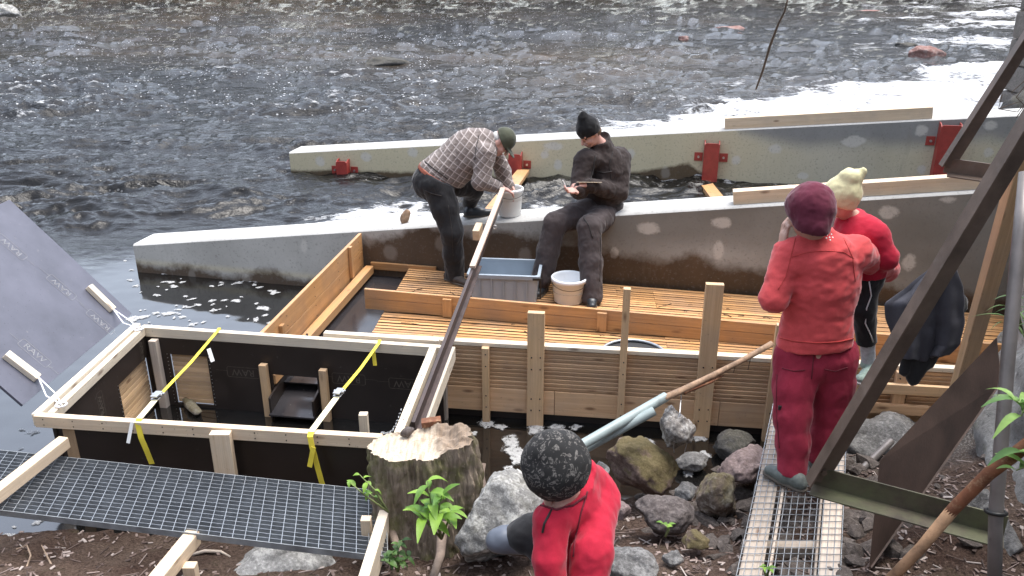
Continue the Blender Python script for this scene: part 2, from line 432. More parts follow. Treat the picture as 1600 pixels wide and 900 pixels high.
M['root'] = plain('root_bark', (.16, .12, .095), .9, .4, 14, bump=.6, bscale=50)
def rock(name, a, b, moss=0.0, mosscol=(.095, .082, .022), pale=0.0, scale=9, stain=0.0):
    t = NT(name); p = t.coord('Object')
    n = t.noise(p, scale, 7, .7); f = t.noise(p, 55, 5, .75); v = t.vor(p, 45)
    c = t.mix(t.ramp(n, [(.3, 0), (.7, 1)]), a, b)
    c = t.mix(t.ramp(f, [(.35, .7), (.6, 0)]), c, tuple(x * .45 for x in a))
    c = t.mix(t.ramp(f, [(.58, 0), (.72, .55)]), c, tuple(min(1, x * 1.7) for x in b))
    if pale: c = t.mix(t.math('MULTIPLY', t.ramp(t.noise(p, 7, 6, .75), [(.50, 0), (.60, 1)]), pale), c, (.62, .61, .58))
    nz = t.sep(t.n('NewGeometry').outputs['Normal'], 2)
    if moss:
        mk = t.math('MULTIPLY', t.ramp(t.math('ADD', t.noise(p, 6, 6, .7), t.math('MULTIPLY', nz, .22)), [(.62 - moss * .2, 0), (.72 - moss * .15, 1)]), min(1, moss * 1.2))
        c = t.mix(mk, c, t.mix(f, tuple(x * .6 for x in mosscol), tuple(x * 1.7 for x in mosscol)))
    t.set(Base_Color=c, Roughness=.85, Specular_IOR_Level=.25, Normal=t.bump(t.math('ADD', f, t.math('MULTIPLY', n, 1.5)), .7, .012)); return t.m
M['rock_grey'] = rock('grey_granite', (.20, .195, .185), (.36, .355, .34), pale=.8, moss=.15)
M['rock_pale'] = rock('pale_outcrop', (.24, .235, .225), (.42, .415, .40), pale=.5)
M['rock_brown'] = rock('mossy_brown_rock', (.14, .095, .08), (.24, .175, .15), moss=.55)
M['rock_moss'] = rock('mossy_rock', (.17, .13, .10), (.27, .22, .18), moss=.5, pale=.35, mosscol=(.10, .085, .03))
M['rock_dark'] = rock('dark_round_rock', (.105, .085, .08), (.19, .165, .155))
M['rock_pink'] = rock('pinkish_granite', (.17, .125, .12), (.29, .225, .21))
M['rock_wet'] = rock('wet_dark_rock', (.05, .048, .045), (.12, .115, .11), moss=.1)  # the stone's own dark wet colour
M['rubble'] = rock('brown_rubble', (.075, .06, .052), (.17, .145, .13))
M['rock_slate'] = rock('grey_slate', (.12, .115, .11), (.23, .225, .22), pale=.15)
M['rock_hang'] = rock('hanging_granite', (.17, .155, .14), (.36, .34, .32), pale=.55, scale=14)
M['rock_red'] = rock('red_river_rock', (.20, .10, .085), (.36, .22, .19), pale=.2)
M['pier'] = rock('dark_masonry', (.10, .09, .08), (.21, .19, .175), scale=3)
def _cliff():
    t = NT('cliff'); p = t.pos(); n = t.noise(p, 3.2, 8, .72); f = t.noise(p, 26, 6, .75); k = t.vor(t.map(p, (1, 1, .6)), 4, 'DISTANCE_TO_EDGE')
    c = t.mix(t.ramp(n, [(.3, 0), (.7, 1)]), (.15, .145, .135), (.34, .335, .32))
    c = t.mix(t.ramp(f, [(.55, 0), (.72, .8)]), c, (.47, .465, .45)); c = t.mix(t.ramp(f, [(.28, .8), (.45, 0)]), c, (.035, .03, .028))
    c = t.mix(t.ramp(t.noise(p, 5, 6, .7), [(.55, 0), (.7, .7)]), c, (.10, .11, .045))
    t.set(Base_Color=c, Roughness=.85, Normal=t.bump(t.math('ADD', f, n), .8, .02)); return t.m
M['cliff'] = _cliff()
def _soil():
    t = NT('bank_soil'); p = t.pos(); n = t.noise(p, 2.2, 6, .65); f = t.noise(p, 70, 5, .75); v = t.vor(p, 55)
    c = t.mix(t.ramp(n, [(.35, 0), (.65, 1)]), (.070, .043, .033), (.150, .108, .084))
    c = t.mix(t.ramp(f, [(.35, .8), (.55, 0)]), c, (.022, .013, .010)); c = t.mix(t.ramp(f, [(.60, 0), (.72, .8)]), c, (.27, .20, .165))
    c = t.mix(t.ramp(t.noise(p, 5, 5, .7), [(.58, 0), (.72, .35)]), c, (.06, .062, .025))
    c = t.mix(t.attr('grit'), c, t.mix(t.ramp(t.vor(p, 90), [(.2, 0), (.6, 1)]), (.30, .285, .27), (.09, .085, .08)))
    t.set(Base_Color=c, Roughness=.95, Specular_IOR_Level=.15, Normal=t.bump(t.math('ADD', f, t.math('MULTIPLY', v, .7)), .9, .02)); return t.m
M['soil'] = _soil()
def _bark():
    t = NT('stump_bark'); p = t.coord('Object'); g = t.noise(t.map(p, (26, 26, 3.2)), 1, 6, .7, .6); n = t.noise(p, 5, 6, .7); sp = t.noise(t.map(p, (60, 60, 25)), 1, 3, .6)
    c = t.mix(t.ramp(g, [(.33, 0), (.66, 1)]), (.125, .098, .076), (.35, .285, .22))
    c = t.mix(t.ramp(n, [(.46, 0), (.62, .75)]), c, (.115, .12, .04)); c = t.mix(t.ramp(sp, [(.62, 0), (.72, .7)]), c, (.45, .37, .28))
    t.set(Base_Color=c, Roughness=.9, Specular_IOR_Level=.15, Normal=t.bump(g, 1, .025)); return t.m
M['bark'] = _bark()
def _cutface():
    t = NT('fresh_cut_wood'); p = t.coord('Object'); r = t.n('VectorMath', {'operation': 'LENGTH'}, i0=t.map(p, (1, 1, 0))).outputs['Value']
    rg = t.math('SINE', t.math('ADD', t.math('MULTIPLY', r, 420), t.math('MULTIPLY', t.noise(p, 9, 3, .6), 14)))
    sw = t.noise(t.map(p, (60, 8, 8), (0, 0, .5)), 1, 4, .6)
    c = t.mix(t.ramp(rg, [(0, 0), (1, .35)]), (.52, .44, .34), (.37, .29, .21)); c = t.mix(t.attr('rag'), c, t.mix(sw, (.11, .08, .06), (.34, .26, .19))); c = t.mix(t.ramp(sw, [(.48, 0), (.66, .7)]), c, (.27, .19, .125)); ck = t.noise(t.map(p, (9, 34, 9), (0, 0, 1.1)), 1, 5, .7); c = t.mix(t.ramp(ck, [(.60, 0), (.68, .8)]), c, (.13, .09, .06)); c = t.mix(t.ramp(t.noise(p, 120, 4, .8), [(.5, 0), (.7, .7)]), c, (.30, .22, .15))
    t.set(Base_Color=c, Roughness=.8, Normal=t.bump(t.math('ADD', sw, ck), .8, .008)); return t.m
M['cutface'] = _cutface()
def leafm(name, col):
    t = NT(name); p = t.coord('Object'); n = t.noise(p, 25, 3, .6)
    c = t.mix(t.math('MULTIPLY_ADD', t.attr('tint'), .5, t.math('MULTIPLY', n, .9)), tuple(x * .5 for x in col), (min(1, col[0] * 1.7), col[1] * 1.25, col[2] * 1.2)); t.set(Base_Color=c, Roughness=.5, Specular_IOR_Level=.4)
    tr = t.n('BsdfTranslucent', None, Color=tuple(x * 1.3 for x in col)); mx = t.n('MixShader', None, Fac=.3); t.t.links.new(t.b.outputs[0], mx.inputs[1]); t.t.links.new(tr.outputs[0], mx.inputs[2]); t.t.links.new(mx.outputs[0], t.out.inputs[0]); return t.m
M['leaf'] = leafm('fresh_leaf', (.15, .34, .045)); M['leaf2'] = leafm('pale_leaf', (.17, .36, .10)); M['leaf3'] = leafm('dark_leaf', (.06, .15, .035))
M['forest'] = leafm('forest_leaf', (.030, .050, .016))
M['stem'] = plain('plant_stem', (.16, .19, .07), .7)
def _foam():
    t = NT('water_foam'); p = t.pos(); f = t.noise(p, 60, 4, .7); t.set(Base_Color=t.mix(f, (.20, .20, .19), (.62, .62, .62)), Roughness=.8, Normal=t.bump(f, .6, .01))
    k = t.ramp(t.math('ADD', t.noise(p, 30, 6, .75), t.math('MULTIPLY', t.attr('edge'), .34)), [(.60, 0), (.78, .85)])
    t.set(Alpha=k); return t.m
M['foam'] = _foam()
# concrete: attribute 'wet' (dark water stain), 'patch' (pale filler patch), 'ochre' (yellow lime film)
def _conc(name, warm):
    t = NT(name); p = t.pos(); n = t.noise(p, 1.6, 6, .65); f = t.noise(p, 40, 5, .7); st = t.noise(t.map(p, (5, 5, .9)), 1, 5, .65)
    c = t.mix(t.ramp(n, [(.3, 0), (.7, 1)]), (.36, .355, .34), (.49, .485, .465))
    gy = t.attr('grey'); c = t.mix(gy, c, t.mix(n, (.115, .114, .108), (.205, .203, .195)))
    c = t.mix(t.math('MULTIPLY', t.attr('ochre'), .85), c, t.mix(st, (.52, .455, .28), (.62, .55, .37)))
    w = t.ramp(t.math('ADD', t.attr('wet'), t.math('MULTIPLY', t.math('SUBTRACT', t.noise(p, 13, 6, .72), .5), .75)), [(.25, 0), (.72, 1)])
    c = t.mix(t.math('MULTIPLY', w, .92), c, t.mix(t.noise(t.map(p, (3, 3, 1)), 1.5, 5, .6), (.028, .016, .009), (.10, .057, .026)))
    pt = t.ramp(t.math('ADD', t.attr('patch'), t.math('MULTIPLY', t.math('SUBTRACT', t.noise(p, 12, 5, .75), .5), .75)), [(.42, 0), (.70, 1)])
    c = t.mix(t.math('MULTIPLY', pt, t.math('SUBTRACT', .75, t.math('MULTIPLY', w, .55))), c, (.58, .56, .51))
    c = t.mix(t.ramp(f, [(.33, .5), (.45, 0)]), c, (.16, .15, .135)); c = t.mix(t.ramp(st, [(.60, 0), (.74, .35)]), c, (.22, .20, .16))
    t.set(Base_Color=c, Roughness=t.ramp(w, [(0, .85), (1, .5)]), Specular_IOR_Level=.3, Normal=t.bump(f, .25, .006)); return t.m
M['conc'] = _conc('concrete', 0)
# people
M['skin'] = plain('skin', (.52, .33, .26), .55, .12, 12, bump=.05)
M['skin_ruddy'] = plain('skin_ruddy', (.52, .29, .235), .55, .12, 12, bump=.05)
M['hair'] = plain('brown_hair', (.14, .09, .055), .8, .3, 60)
M['hair_grey'] = plain('grey_hair', (.45, .43, .41), .8, .2, 60)
M['eye'] = plain('eye', (.06, .045, .035), .2, .1); M['lip'] = plain('lip', (.33, .13, .105), .5, .1)
M['fleece_coral'] = cloth('coral_fleece', (.62, .082, .085), .10, sheen=.3, fold=.2)
M['fleece_red'] = cloth('red_fleece', (.44, .018, .042), .12, sheen=.2, fold=.3)
M['trouser_red'] = cloth('crimson_trousers', (.29, .026, .050), .2, fold=.9, sheen=.1)
M['beanie_plum'] = cloth('plum_beanie', (.125, .024, .044), .15, fold=.2)
M['beanie_cream'] = cloth('cream_beanie', (.70, .64, .38), .10, fold=.2)
M['beanie_black'] = cloth('black_beanie', (.012, .012, .013), .2)
M['trouser_black'] = cloth('black_trousers', (.024, .024, .026), .25, fold=.9)
M['jacket_brown'] = cloth('dark_brown_jacket', (.043, .033, .031), .2, fold=1.0, sheen=.12)
M['trouser_brown'] = cloth('grey_brown_trousers', (.062, .050, .050), .2, fold=1.0, sheen=.12)
M['cap'] = cloth('olive_cap', (.075, .080, .055), .15)
M['belt'] = plain('brown_belt', (.27, .075, .04), .5, .2)
M['boot'] = plain('dark_boot', (.045, .035, .03), .6, .3, 20)
M['boot_black'] = plain('black_rubber_boot', (.022, .026, .031), .38, .2, 10)
M['boot_grey'] = plain('grey_rubber_boot', (.105, .12, .15), .42, .15, 10)
M['shoe_grey'] = plain('grey_green_shoe', (.105, .12, .11), .7, .3, 30)
M['shoe_mint'] = plain('mint_trainer', (.27, .36, .31), .7, .3, 40); M['sole'] = plain('pale_sole', (.52, .53, .50), .7)
M['sole_dark'] = plain('dark_sole', (.09, .075, .06), .8)
M['sock'] = plain('grey_sock', (.46, .47, .50), .9, .25, 50); M['piping'] = plain('white_piping', (.66, .68, .68), .8)
M['jacket_slate'] = cloth('slate_jacket', (.062, .061, .072), .2, fold=.3, sheen=.05); M['glass_frame'] = plain('glasses', (.02, .02, .02), .3)
M['paper'] = plain('notebook_edge', (.62, .52, .38), .7); M['net'] = plain('black_net', (.016, .016, .018), .7)
def _plaid(rot):
    t = NT('plaid_flannel'); p = t.map(t.coord('Object'), (1, 1, 1), rot); x, y, z = (t.sep(p, k) for k in range(3))
    def bands(a, per, lo): return t.math('GREATER_THAN', t.math('FRACT', t.math('DIVIDE', t.math('ADD', a, 10), per)), lo)
    c = t.mix(t.noise(p, 15, 4, .6), (.150, .122, .110), (.205, .17, .155))
    b1 = bands(x, .056, .5); b2 = bands(z, .056, .5); c = t.mix(t.math('MULTIPLY', b1, .45), c, (.105, .08, .07)); c = t.mix(t.math('MULTIPLY', b2, .45), c, (.105, .08, .07))
    l1 = bands(x, .056, .86); l2 = bands(z, .056, .86); c = t.mix(t.math('MULTIPLY', t.math('MAXIMUM', l1, l2), .6), c, (.50, .44, .42))
    f = t.noise(t.coord('Object'), 12, 3, .5, 1.2); t.set(Base_Color=c, Roughness=.95, Sheen_Weight=.2, Normal=t.bump(f, .6, .012)); return t.m
M['plaid'] = _plaid((0, R(-38), 0))
def _camo():
    t = NT('patterned_black_beanie'); p = t.coord('Object')
    a = t.noise(p, 30, 3, .55, 1.6); b = t.vor(p, 21, 'DISTANCE_TO_EDGE'); g = t.noise(p, 160, 2, .5)
    k = t.math('MULTIPLY', t.math('MULTIPLY', t.ramp(a, [(.50, 0), (.53, 1), (.57, 1), (.60, 0)]), t.ramp(b, [(.03, 0), (.06, 1)])), t.ramp(g, [(.35, .3), (.55, 1)]))
    c = t.mix(k, (.014, .014, .014), (.145, .135, .125)); w = t.noise(p, 300, 2, .5); t.set(Base_Color=c, Roughness=.95, Normal=t.bump(w, .3, .002)); return t.m
M['camo'] = _camo()
def _water():
    t = NT('river_water'); p = t.pos(); sh = t.attr('shallow'); fo = t.attr('foam'); ro = t.attr('rough')
    n = t.noise(t.map(p, (.35, .8, 1)), 1, 5, .65)
    c = t.mix(t.math('MULTIPLY', sh, t.ramp(n, [(.3, .2), (.7, 1)])), (.007, .0065, .006), t.mix(t.noise(p, .5, 3, .5), (.044, .036, .010), (.066, .032, .014)))
    # foam: threshold falls as the foam attribute rises
    st = t.map(p, (.55, 1.25, 1), (0, 0, -.12))
    fn = t.math('ADD', t.math('MULTIPLY', t.noise(st, 3.2, 7, .72, .7), .62), t.math('MULTIPLY', t.noise(st, 11, 4, .7), .38))
    thr = t.math('SUBTRACT', .81, t.math('MULTIPLY', fo, .63))
    m1 = t.ramp(t.math('ADD', t.math('SUBTRACT', fn, thr), .5), [(.47, 0), (.60, 1)])
    sp = t.vor(t.map(p, (1, 1, 1)), 4.2); spn = t.noise(p, .6, 4, .6)
    m2 = t.math('MULTIPLY', t.ramp(sp, [(.085, 1), (.14, 0)]), t.math('MULTIPLY', t.ramp(spn, [(.42, 0), (.58, 1)]), t.attr('speck')))
    sp3 = t.vor(p, 9); m3 = t.math('MULTIPLY', t.ramp(sp3, [(.13, 1), (.20, 0)]), t.math('MULTIPLY', t.ramp(t.noise(p, 1.3, 4, .6), [(.48, 0), (.6, 1)]), t.attr('speck')))
    m = t.math('MAXIMUM', m1, t.math('MAXIMUM', m2, m3))
    ff = t.noise(st, 7, 6, .75, 1.2); c = t.mix(m, c, t.mix(t.ramp(ff, [(.30, 0), (.55, 1)]), (.34, .35, .37), (.80, .81, .82)))
    h = t.math('ADD', t.math('ADD', t.noise(t.map(p, (.7, 2.0, 1), (0, 0, .24)), 4.2, 5, .6, .8), t.math('MULTIPLY', t.noise(p, 22, 4, .6), .22)), t.math('MULTIPLY', t.math('MULTIPLY', ff, m), 1.6))
    bs = t.math('MULTIPLY', t.attr('ripple'), .75)
    bnd = t.n('Bump', None, Height=h, Strength=bs, Distance=.10)
    t.set(Base_Color=c, Roughness=t.ramp(m, [(0, .06), (1, .9)]), IOR=t.math('MULTIPLY_ADD', ro, -.43, 1.76), Specular_IOR_Level=t.math('MULTIPLY', t.ramp(m, [(0, 1), (1, .15)]), t.math('MULTIPLY_ADD', ro, -.55, 1.0)), Normal=bnd.outputs[0]); return t.m
M['water'] = _water()
# ------------------------------------------------------------------ camera, sky, light
cam = bpy.data.objects.new('camera', bpy.data.cameras.new('camera')); COL.objects.link(cam); SC.camera = cam
cam.data.sensor_width = 36; cam.data.lens = FPX / 1600 * 36; cam.location = (0, 0, CAM_H); cam.rotation_euler = (R(90) - PITCH, 0, 0)
cam.data.clip_start = .05; cam.data.clip_end = 1000
w = bpy.data.worlds.new('World'); SC.world = w; w.use_nodes = True; wt = w.node_tree
sky = wt.nodes.new('ShaderNodeTexSky'); sky.sky_type = 'NISHITA'; sky.sun_disc = False; SUN_EL, SUN_AZ = R(74), R(60)
sky.sun_elevation = SUN_EL; sky.sun_rotation = SUN_AZ; sky.air_density = 1.0; sky.dust_density = 2.0
hs = wt.nodes.new('ShaderNodeHueSaturation'); hs.inputs['Saturation'].default_value = .5
wt.links.new(sky.outputs[0], hs.inputs['Color']); bg = wt.nodes['Background']; wt.links.new(hs.outputs[0], bg.inputs[0]); bg.inputs[1].default_value = .145
sl = bpy.data.lights.new('sun', 'SUN'); sl.energy = 1.0; sl.angle = R(32); sl.color = (1, .96, .9)
so = bpy.data.objects.new('sun', sl); COL.objects.link(so)
_d = Vector((math.sin(SUN_AZ) * math.cos(SUN_EL), math.cos(SUN_AZ) * math.cos(SUN_EL), math.sin(SUN_EL))); so.rotation_euler = _d.to_track_quat('Z', 'Y').to_euler()
SC.view_settings.view_transform = 'Standard'; SC.view_settings.look = 'None'; SC.view_settings.gamma = 1; SC.view_settings.use_curve_mapping = False; SC.view_settings.exposure = 1.9

# ------------------------------------------------------------------ the two concrete walls: axis lines
W1a, W1d = (-3.912, 8.16), -.22
W2a, W2d = (-3.326, 12.312), -.20
def W1y(x): return W1a[1] + W1d * (x - W1a[0])
def W2y(x): return W2a[1] + W2d * (x - W2a[0])
def W1z(x): return .304 + .134 * (x - W1a[0])
def W2z(x): return .331 + .094 * (x - W2a[0])

# ------------------------------------------------------------------ ground sheet (river bed and bank in one), water sheet
def shore(x): return np.interp(x, [-60, -6, -2.93, -1.6, -.7, .3, 1.2, 1.75, 2.4, 3.2, 60], [3.2, 3.6, 3.95, 4.0, 4.05, 4.15, 4.3, 4.75, 5.15, 5.6, 8])
def ground_z(x, y):
    d = shore(x) - y
    z = np.where(d > 0, .36 * d, .30 * d)
    z = np.where(z > .62, .62 + (z - .62) * .35, z)
    z = z + .05 * fbm(x * 1.9, y * 1.9, 1.0, 4) + .018 * fbm(x * 9, y * 9, 4.0, 3)
    z = np.maximum(z, -.7 + .06 * gnoise(x, y))
    far = sstep(66, 74, y); return z + far * 1.6 * sstep(66, 90, y) + far * .8
def gz(x, y): return float(ground_z(np.array([x]), np.array([y]))[0])
def sheet(name, xs, ys, zf, mat, attrs=None, smooth=True):
    X, Y = np.meshgrid(xs, ys) if xs.ndim == 1 else (xs, ys)
    Z = zf(X, Y); V = np.stack([X, Y, Z], -1).reshape(-1, 3); r, c = X.shape
    i = np.arange(r * c).reshape(r, c); F = np.stack([i[:-1, :-1], i[:-1, 1:], i[1:, 1:], i[1:, :-1]], -1).reshape(-1, 4)
    me = npmesh(name, V, F)
    for k, v in (attrs or {}).items(): vattr(me, k, v(X, Y) if callable(v) else v)
    return link(name, me, mat, smooth=smooth)
gx = np.concatenate([np.linspace(-400, -7, 16), np.linspace(-6, 6, 380), np.linspace(7, 400, 16)])
gy = np.concatenate([np.linspace(-300, -1, 10), np.linspace(0, 1.9, 20), np.linspace(1.95, 6, 190), np.linspace(6.3, 66, 30), np.linspace(68, 110, 24), np.linspace(130, 600, 8)])
def grit(x, y): return sstep(1.7, 2.1, x) * sstep(3.9, 4.4, y) * .8
g = sheet('ground', gx, gy, ground_z, M['soil'], {'grit': grit}); tag(g, kind='structure')

def chan(x, y):                       # 1 in the sloping channel between the walls
    b = W1y(x) + .2; f = W2y(x) + .2
    return ((y > b) & (y < f)).astype(float)
def wl(x, y): return chan(x, y) * np.clip(.034 * (x + 2.2), 0, .6)
def rough(x, y):
    yb = np.interp(x, [-14, -6, -4.4, -3.95, -3.6, 8], [7.2, 7.3, 7.7, 8.25, W1y(-3.6) + .2, W1y(8) + .2])
    wd = np.interp(x, [-6, -4.2, -3.6], [2.2, 1.2, .45])
    return sstep(0, 1, (y - yb) / wd)
def ripple(x, y): return rough(x, y) * np.interp(y, [7, 10, 15, 22], [.22, .35, .75, 1.0])
CREST = {}
def global_crest(x, y, n1, n2, pat): CREST['c'] = sstep(.25, .95, n1 * .45 + n2 * .65 + .25 * fbm(x * 1.2, y * 2, 3.1, 2)) * np.clip(pat, .3, 1.3)
def wave(x, y):
    r = rough(x, y); a = r * np.interp(y, [5, 9, 13, 20, 40, 70], [.25, .42, .70, .95, 1.15, 1.2])
    wx = x + .5 * gnoise(x * .5, y * .5, 9.); wy = y + .4 * gnoise(x * .6, y * .6, 4.)
    xr, yr = wx * .97 + wy * .24, -wx * .24 + wy * .97
    n1 = 1 - 2.2 * np.abs(gnoise(xr * .55, yr * 1.5, .3)); n2 = 1 - 2.2 * np.abs(gnoise(xr * 1.5 + 5, yr * 3.4, 1.7)); n3 = 1 - 2.2 * np.abs(gnoise(wx * 4.2, wy * 7, 2.2))
    sw = gnoise(x * .22, y * .35, 7.); pat = .45 + 1.1 * sstep(-.3, .45, fbm(x * .22, y * .42, 12., 3))
    global_crest(x, y, n1, n2, pat)
    z = a * pat * (.095 * n1 + .075 * n2 * np.interp(y, [14, 26, 45], [1, .5, .15]) + .030 * n3 * np.interp(y, [10, 24], [1, 0]) + .06 * sw)
    hump = np.exp(-((x + 4.1)**2 / 1.6 + (y - 28.4)**2 / 1.0)) * .22
    band = sstep(0, 4, x) * sstep(8.5 + 1.0 * x + 8.5, W2y(x) + .4, y) * (y > W2y(x) + .3)
    return wl(x, y) + z + hump + band * .08 * fbm(x * 1.3, y * 1.3, 3.3, 4) + .0015 * gnoise(x * 6, y * 6, 1)
def foam_a(x, y):
    n = fbm(x * .35, y * .7, 5.5, 3); n2 = fbm(x * 1.1, y * 1.6, 2.5, 3)
    r = rough(x, y)
    f = .10 * r * sstep(9, 14, y)
    yb = 15.0 + .80 * x + .9 * n
    inb = (y > W2y(x) + .3)
    f = np.maximum(f, inb * sstep(-1.6, 1.6, x) * ((.73 + .20 * n2) * sstep(yb + 1.0, yb - 1.6, y)))
    f = np.maximum(f, inb * sstep(-4.5, -.5, x) * .52 * sstep(yb + 3.2, yb - 2, y))
    ur = sstep(.22, .46, x / np.maximum(y, 1)) * sstep(21, 27, y)
    f = np.maximum(f, ur * (.36 + .30 * n + .16 * n2 + .14 * sstep(.45, .6, x / np.maximum(y, 1))))
    f = np.maximum(f, r * sstep(14, 17, y) * sstep(24, 19, y) * (.24 + .10 * n) * sstep(-9, -3, x))
    f = np.maximum(f, r * sstep(12, 15, y) * sstep(20, 15, y) * (.16 + .12 * n2))
    f = np.maximum(f, np.exp(-((x + 4.1)**2 / 3 + (y - 28)**2 / 2)) * .35)
    if 'c' in CREST and CREST['c'].shape == f.shape: f = np.maximum(f, CREST['c'] * r * np.interp(y, [11, 14, 20, 30, 60], [.0, .30, .40, .28, .16]))  # crest flecks: foam and sky glints together, both painted as foam
    c = chan(x, y)
    f = np.where((c > 0) & (x > -3.0), np.maximum(.06, np.exp(-((x + 1.5)**2 / 1.6 + ((y - 9.1 + .1 * x) / 1.3)**2)) * .88), f)
    f = np.where((c > 0) & (x > 0), .30 + .15 * n2, f)
    return f * r
def speck(x, y): return sstep(15, 19, y) * sstep(3.5, -1, x / np.maximum(y, 1) * 10) + .15 * sstep(9, 12, y)
def shallow(x, y):
    n = fbm(x * .16, y * .14, 8.8, 3)
    a = sstep(22, 30, y) * sstep(-.05, -.25, x / y) * .8 + np.exp(-((x - 2) / 5.5)**2 - ((y - 27) / 7)**2) * 1.0 + sstep(34, 44, y) * .5
    return np.clip(a * (.75 + .6 * n), 0, 1) * .9
ys = [2.9]
while ys[-1] < 70: ys.append(ys[-1] + max(.022, ys[-1]**2 / 3300))
ys = np.array(ys); us = np.concatenate([np.linspace(-2.2, -.80, 36), np.linspace(-.78, .78, 520), np.linspace(.80, 2.2, 36)])
X = us[None, :] * (ys[:, None] + 1.5); Yg = ys[:, None] + 0 * X
wat = sheet('water', X, Yg, wave, M['water'], {'foam': foam_a, 'shallow': shallow, 'rough': rough, 'ripple': ripple, 'speck': speck}); tag(wat, kind='structure')

# unseen trees all round, added to block sky light and darken the reflections
def forest():
    V, F = [], []; rg = np.random.default_rng(11)
    spots = [(rg.uniform(-110, 110), rg.uniform(80, 104), rg.uniform(11, 18)) for _ in range(220)]
    spots += [(rg.uniform(-45, 40), rg.uniform(-40, -12), rg.uniform(11, 16)) for _ in range(80)]
    spots += [(sg * rg.uniform(26 + .25 * yy, 60 + .25 * yy), yy, rg.uniform(12, 19)) for sg in (-1, 1) for yy in rg.uniform(-5, 80, 70)]
    for (x, y, h) in spots:
        b = gz(x, y) if y > 60 else .5
        for k in range(70):
            t = rg.uniform(.12, 1); rr = (1 - t) * h * .22 + .5; a = rg.uniform(0, 6.28); c = np.array([x + rr * math.cos(a), y + rr * math.sin(a), b + t * h]); s = rg.uniform(.6, 1.5)
            n = len(V); q = rg.normal(size=(4, 3)) * s * 1.15 * np.array([1, 1, .5]); V += list(c + q); F.append((n, n + 1, n + 2, n + 3))
    return npmesh('sky_block_forest', np.array(V), np.array(F))
tag(link('sky_block_forest', forest(), M['forest']), kind='stuff')

# ------------------------------------------------------------------ concrete walls
def conc_wall(name, label, a, d, zt, x0, x1, th, front, zb=-.6, chamf=.018):
    L = math.hypot(1, d); tx, ty = 1 / L, d / L; nx, ny = -ty, tx       # n points to the back
    xs = np.arange(x0, x1 + .01, .022); nz = 60
    fr = np.linspace(0, 1, nz); Xg, T = np.meshgrid(xs, fr, indexing='ij'); Yg = a[1] + d * (Xg - a[0]); Zt = zt(Xg) - chamf
    Zg = zb + (Zt - zb) * T
    V = [np.stack([Xg, Yg, Zg], -1).reshape(-1, 3)]; i = np.arange(len(xs) * nz).reshape(len(xs), nz)
    F = [np.stack([i[:-1, :-1], i[1:, :-1], i[1:, 1:], i[:-1, 1:]], -1).reshape(-1, 4)]
    at = {k: [v.reshape(-1)] for k, v in front(Xg, Zg, zt(Xg)).items()}
    # chamfer, top, back, ends
    rows = [(0, -chamf), (chamf, 0), (th * .33, .001), (th * .66, .001), (th - chamf, 0), (th, -chamf), (th, None)]
    o = len(i.ravel()); m = len(rows); P = np.zeros((len(xs), m, 3))
    for k, (q, dz) in enumerate(rows):
        P[:, k, 0] = xs + nx * q; P[:, k, 1] = a[1] + d * (xs - a[0]) + ny * q; P[:, k, 2] = zb if dz is None else zt(xs) + dz
    V.append(P.reshape(-1, 3)); j = o + np.arange(len(xs) * m).reshape(len(xs), m); F.append(np.stack([j[:-1, :-1], j[1:, :-1], j[1:, 1:], j[:-1, 1:]], -1).reshape(-1, 4))
    for k in at: at[k].append(np.zeros(len(xs) * m))
    o2 = o + len(xs) * m; E = []
    for e in (0, -1):
        q = [P[e, 0], P[e, 1], P[e, 4], P[e, 5], P[e, 6], np.array([xs[e], a[1] + d * (xs[e] - a[0]), zb])]; E += q
    V.append(np.array(E)); n0 = o2
    F.append(np.array([[n0, n0 + 1, n0 + 2, n0 + 3], [n0 + 5, n0, n0 + 3, n0 + 4], [n0 + 9, n0 + 8, n0 + 7, n0 + 6], [n0 + 10, n0 + 9, n0 + 6, n0 + 11]]))
    for k in at: at[k].append(np.zeros(12) + (.15 if k == 'wet' else 0))
    me = npmesh(name, np.concatenate(V), np.concatenate(F))
    for k, v in at.items(): vattr(me, k, np.concatenate(v))
    ob = link(name, me, M['conc'], base=(a[0], a[1], 0)); tag(ob, label, 'wall', 'tapering concrete channel walls'); return ob
def ell(X, Z, cx, cz, rx, rz): return np.clip(1.25 - np.sqrt(((X - cx) / rx)**2 + ((Z - cz) / rz)**2) * .8, 0, 1)
W1b = (W1a[0] + 1, W1a[1] + W1d); W2b = (W2a[0] + 1, W2a[1] + W2d)
def patches(lst, a, b):
    out = []
    for (px, py, wx, wy) in lst:
        p = Lp(px, py, a, b); q = Lp(px + wx, py, a, b); r2 = Lp(px, py + wy, a, b); out.append((p.x, p.z, abs(q.x - p.x), abs(r2.z - p.z)))
    return out
P1 = patches([(1013, 357, 19, 11), (1127, 348, 17, 10), (1123, 391, 10, 16), (1388, 332, 18, 11), (960, 395, 8, 9), (820, 400, 11, 16), (610, 395, 12, 14), (475, 385, 6, 12), (1480, 312, 16, 6), (1250, 345, 10, 8), (300, 430, 6, 9), (385, 436, 7, 9), (690, 380, 12, 14), (1420, 410, 12, 14)], W1a, W1b)
P2 = patches([(1334, 221, 15, 10), (1440, 204, 11, 10), (1211, 233, 12, 8), (1110, 265, 6, 6), (865, 228, 18, 7), (851, 242, 7, 7), (872, 258, 7, 10), (500, 252, 8, 9), (572, 245, 9, 8), (1040, 270, 8, 10), (1255, 275, 10, 6), (1440, 265, 8, 8), (1548, 196, 12, 8), (1545, 238, 9, 9), (645, 238, 9, 9), (985, 240, 9, 8), (1150, 250, 8, 8)], W2a, W2b)
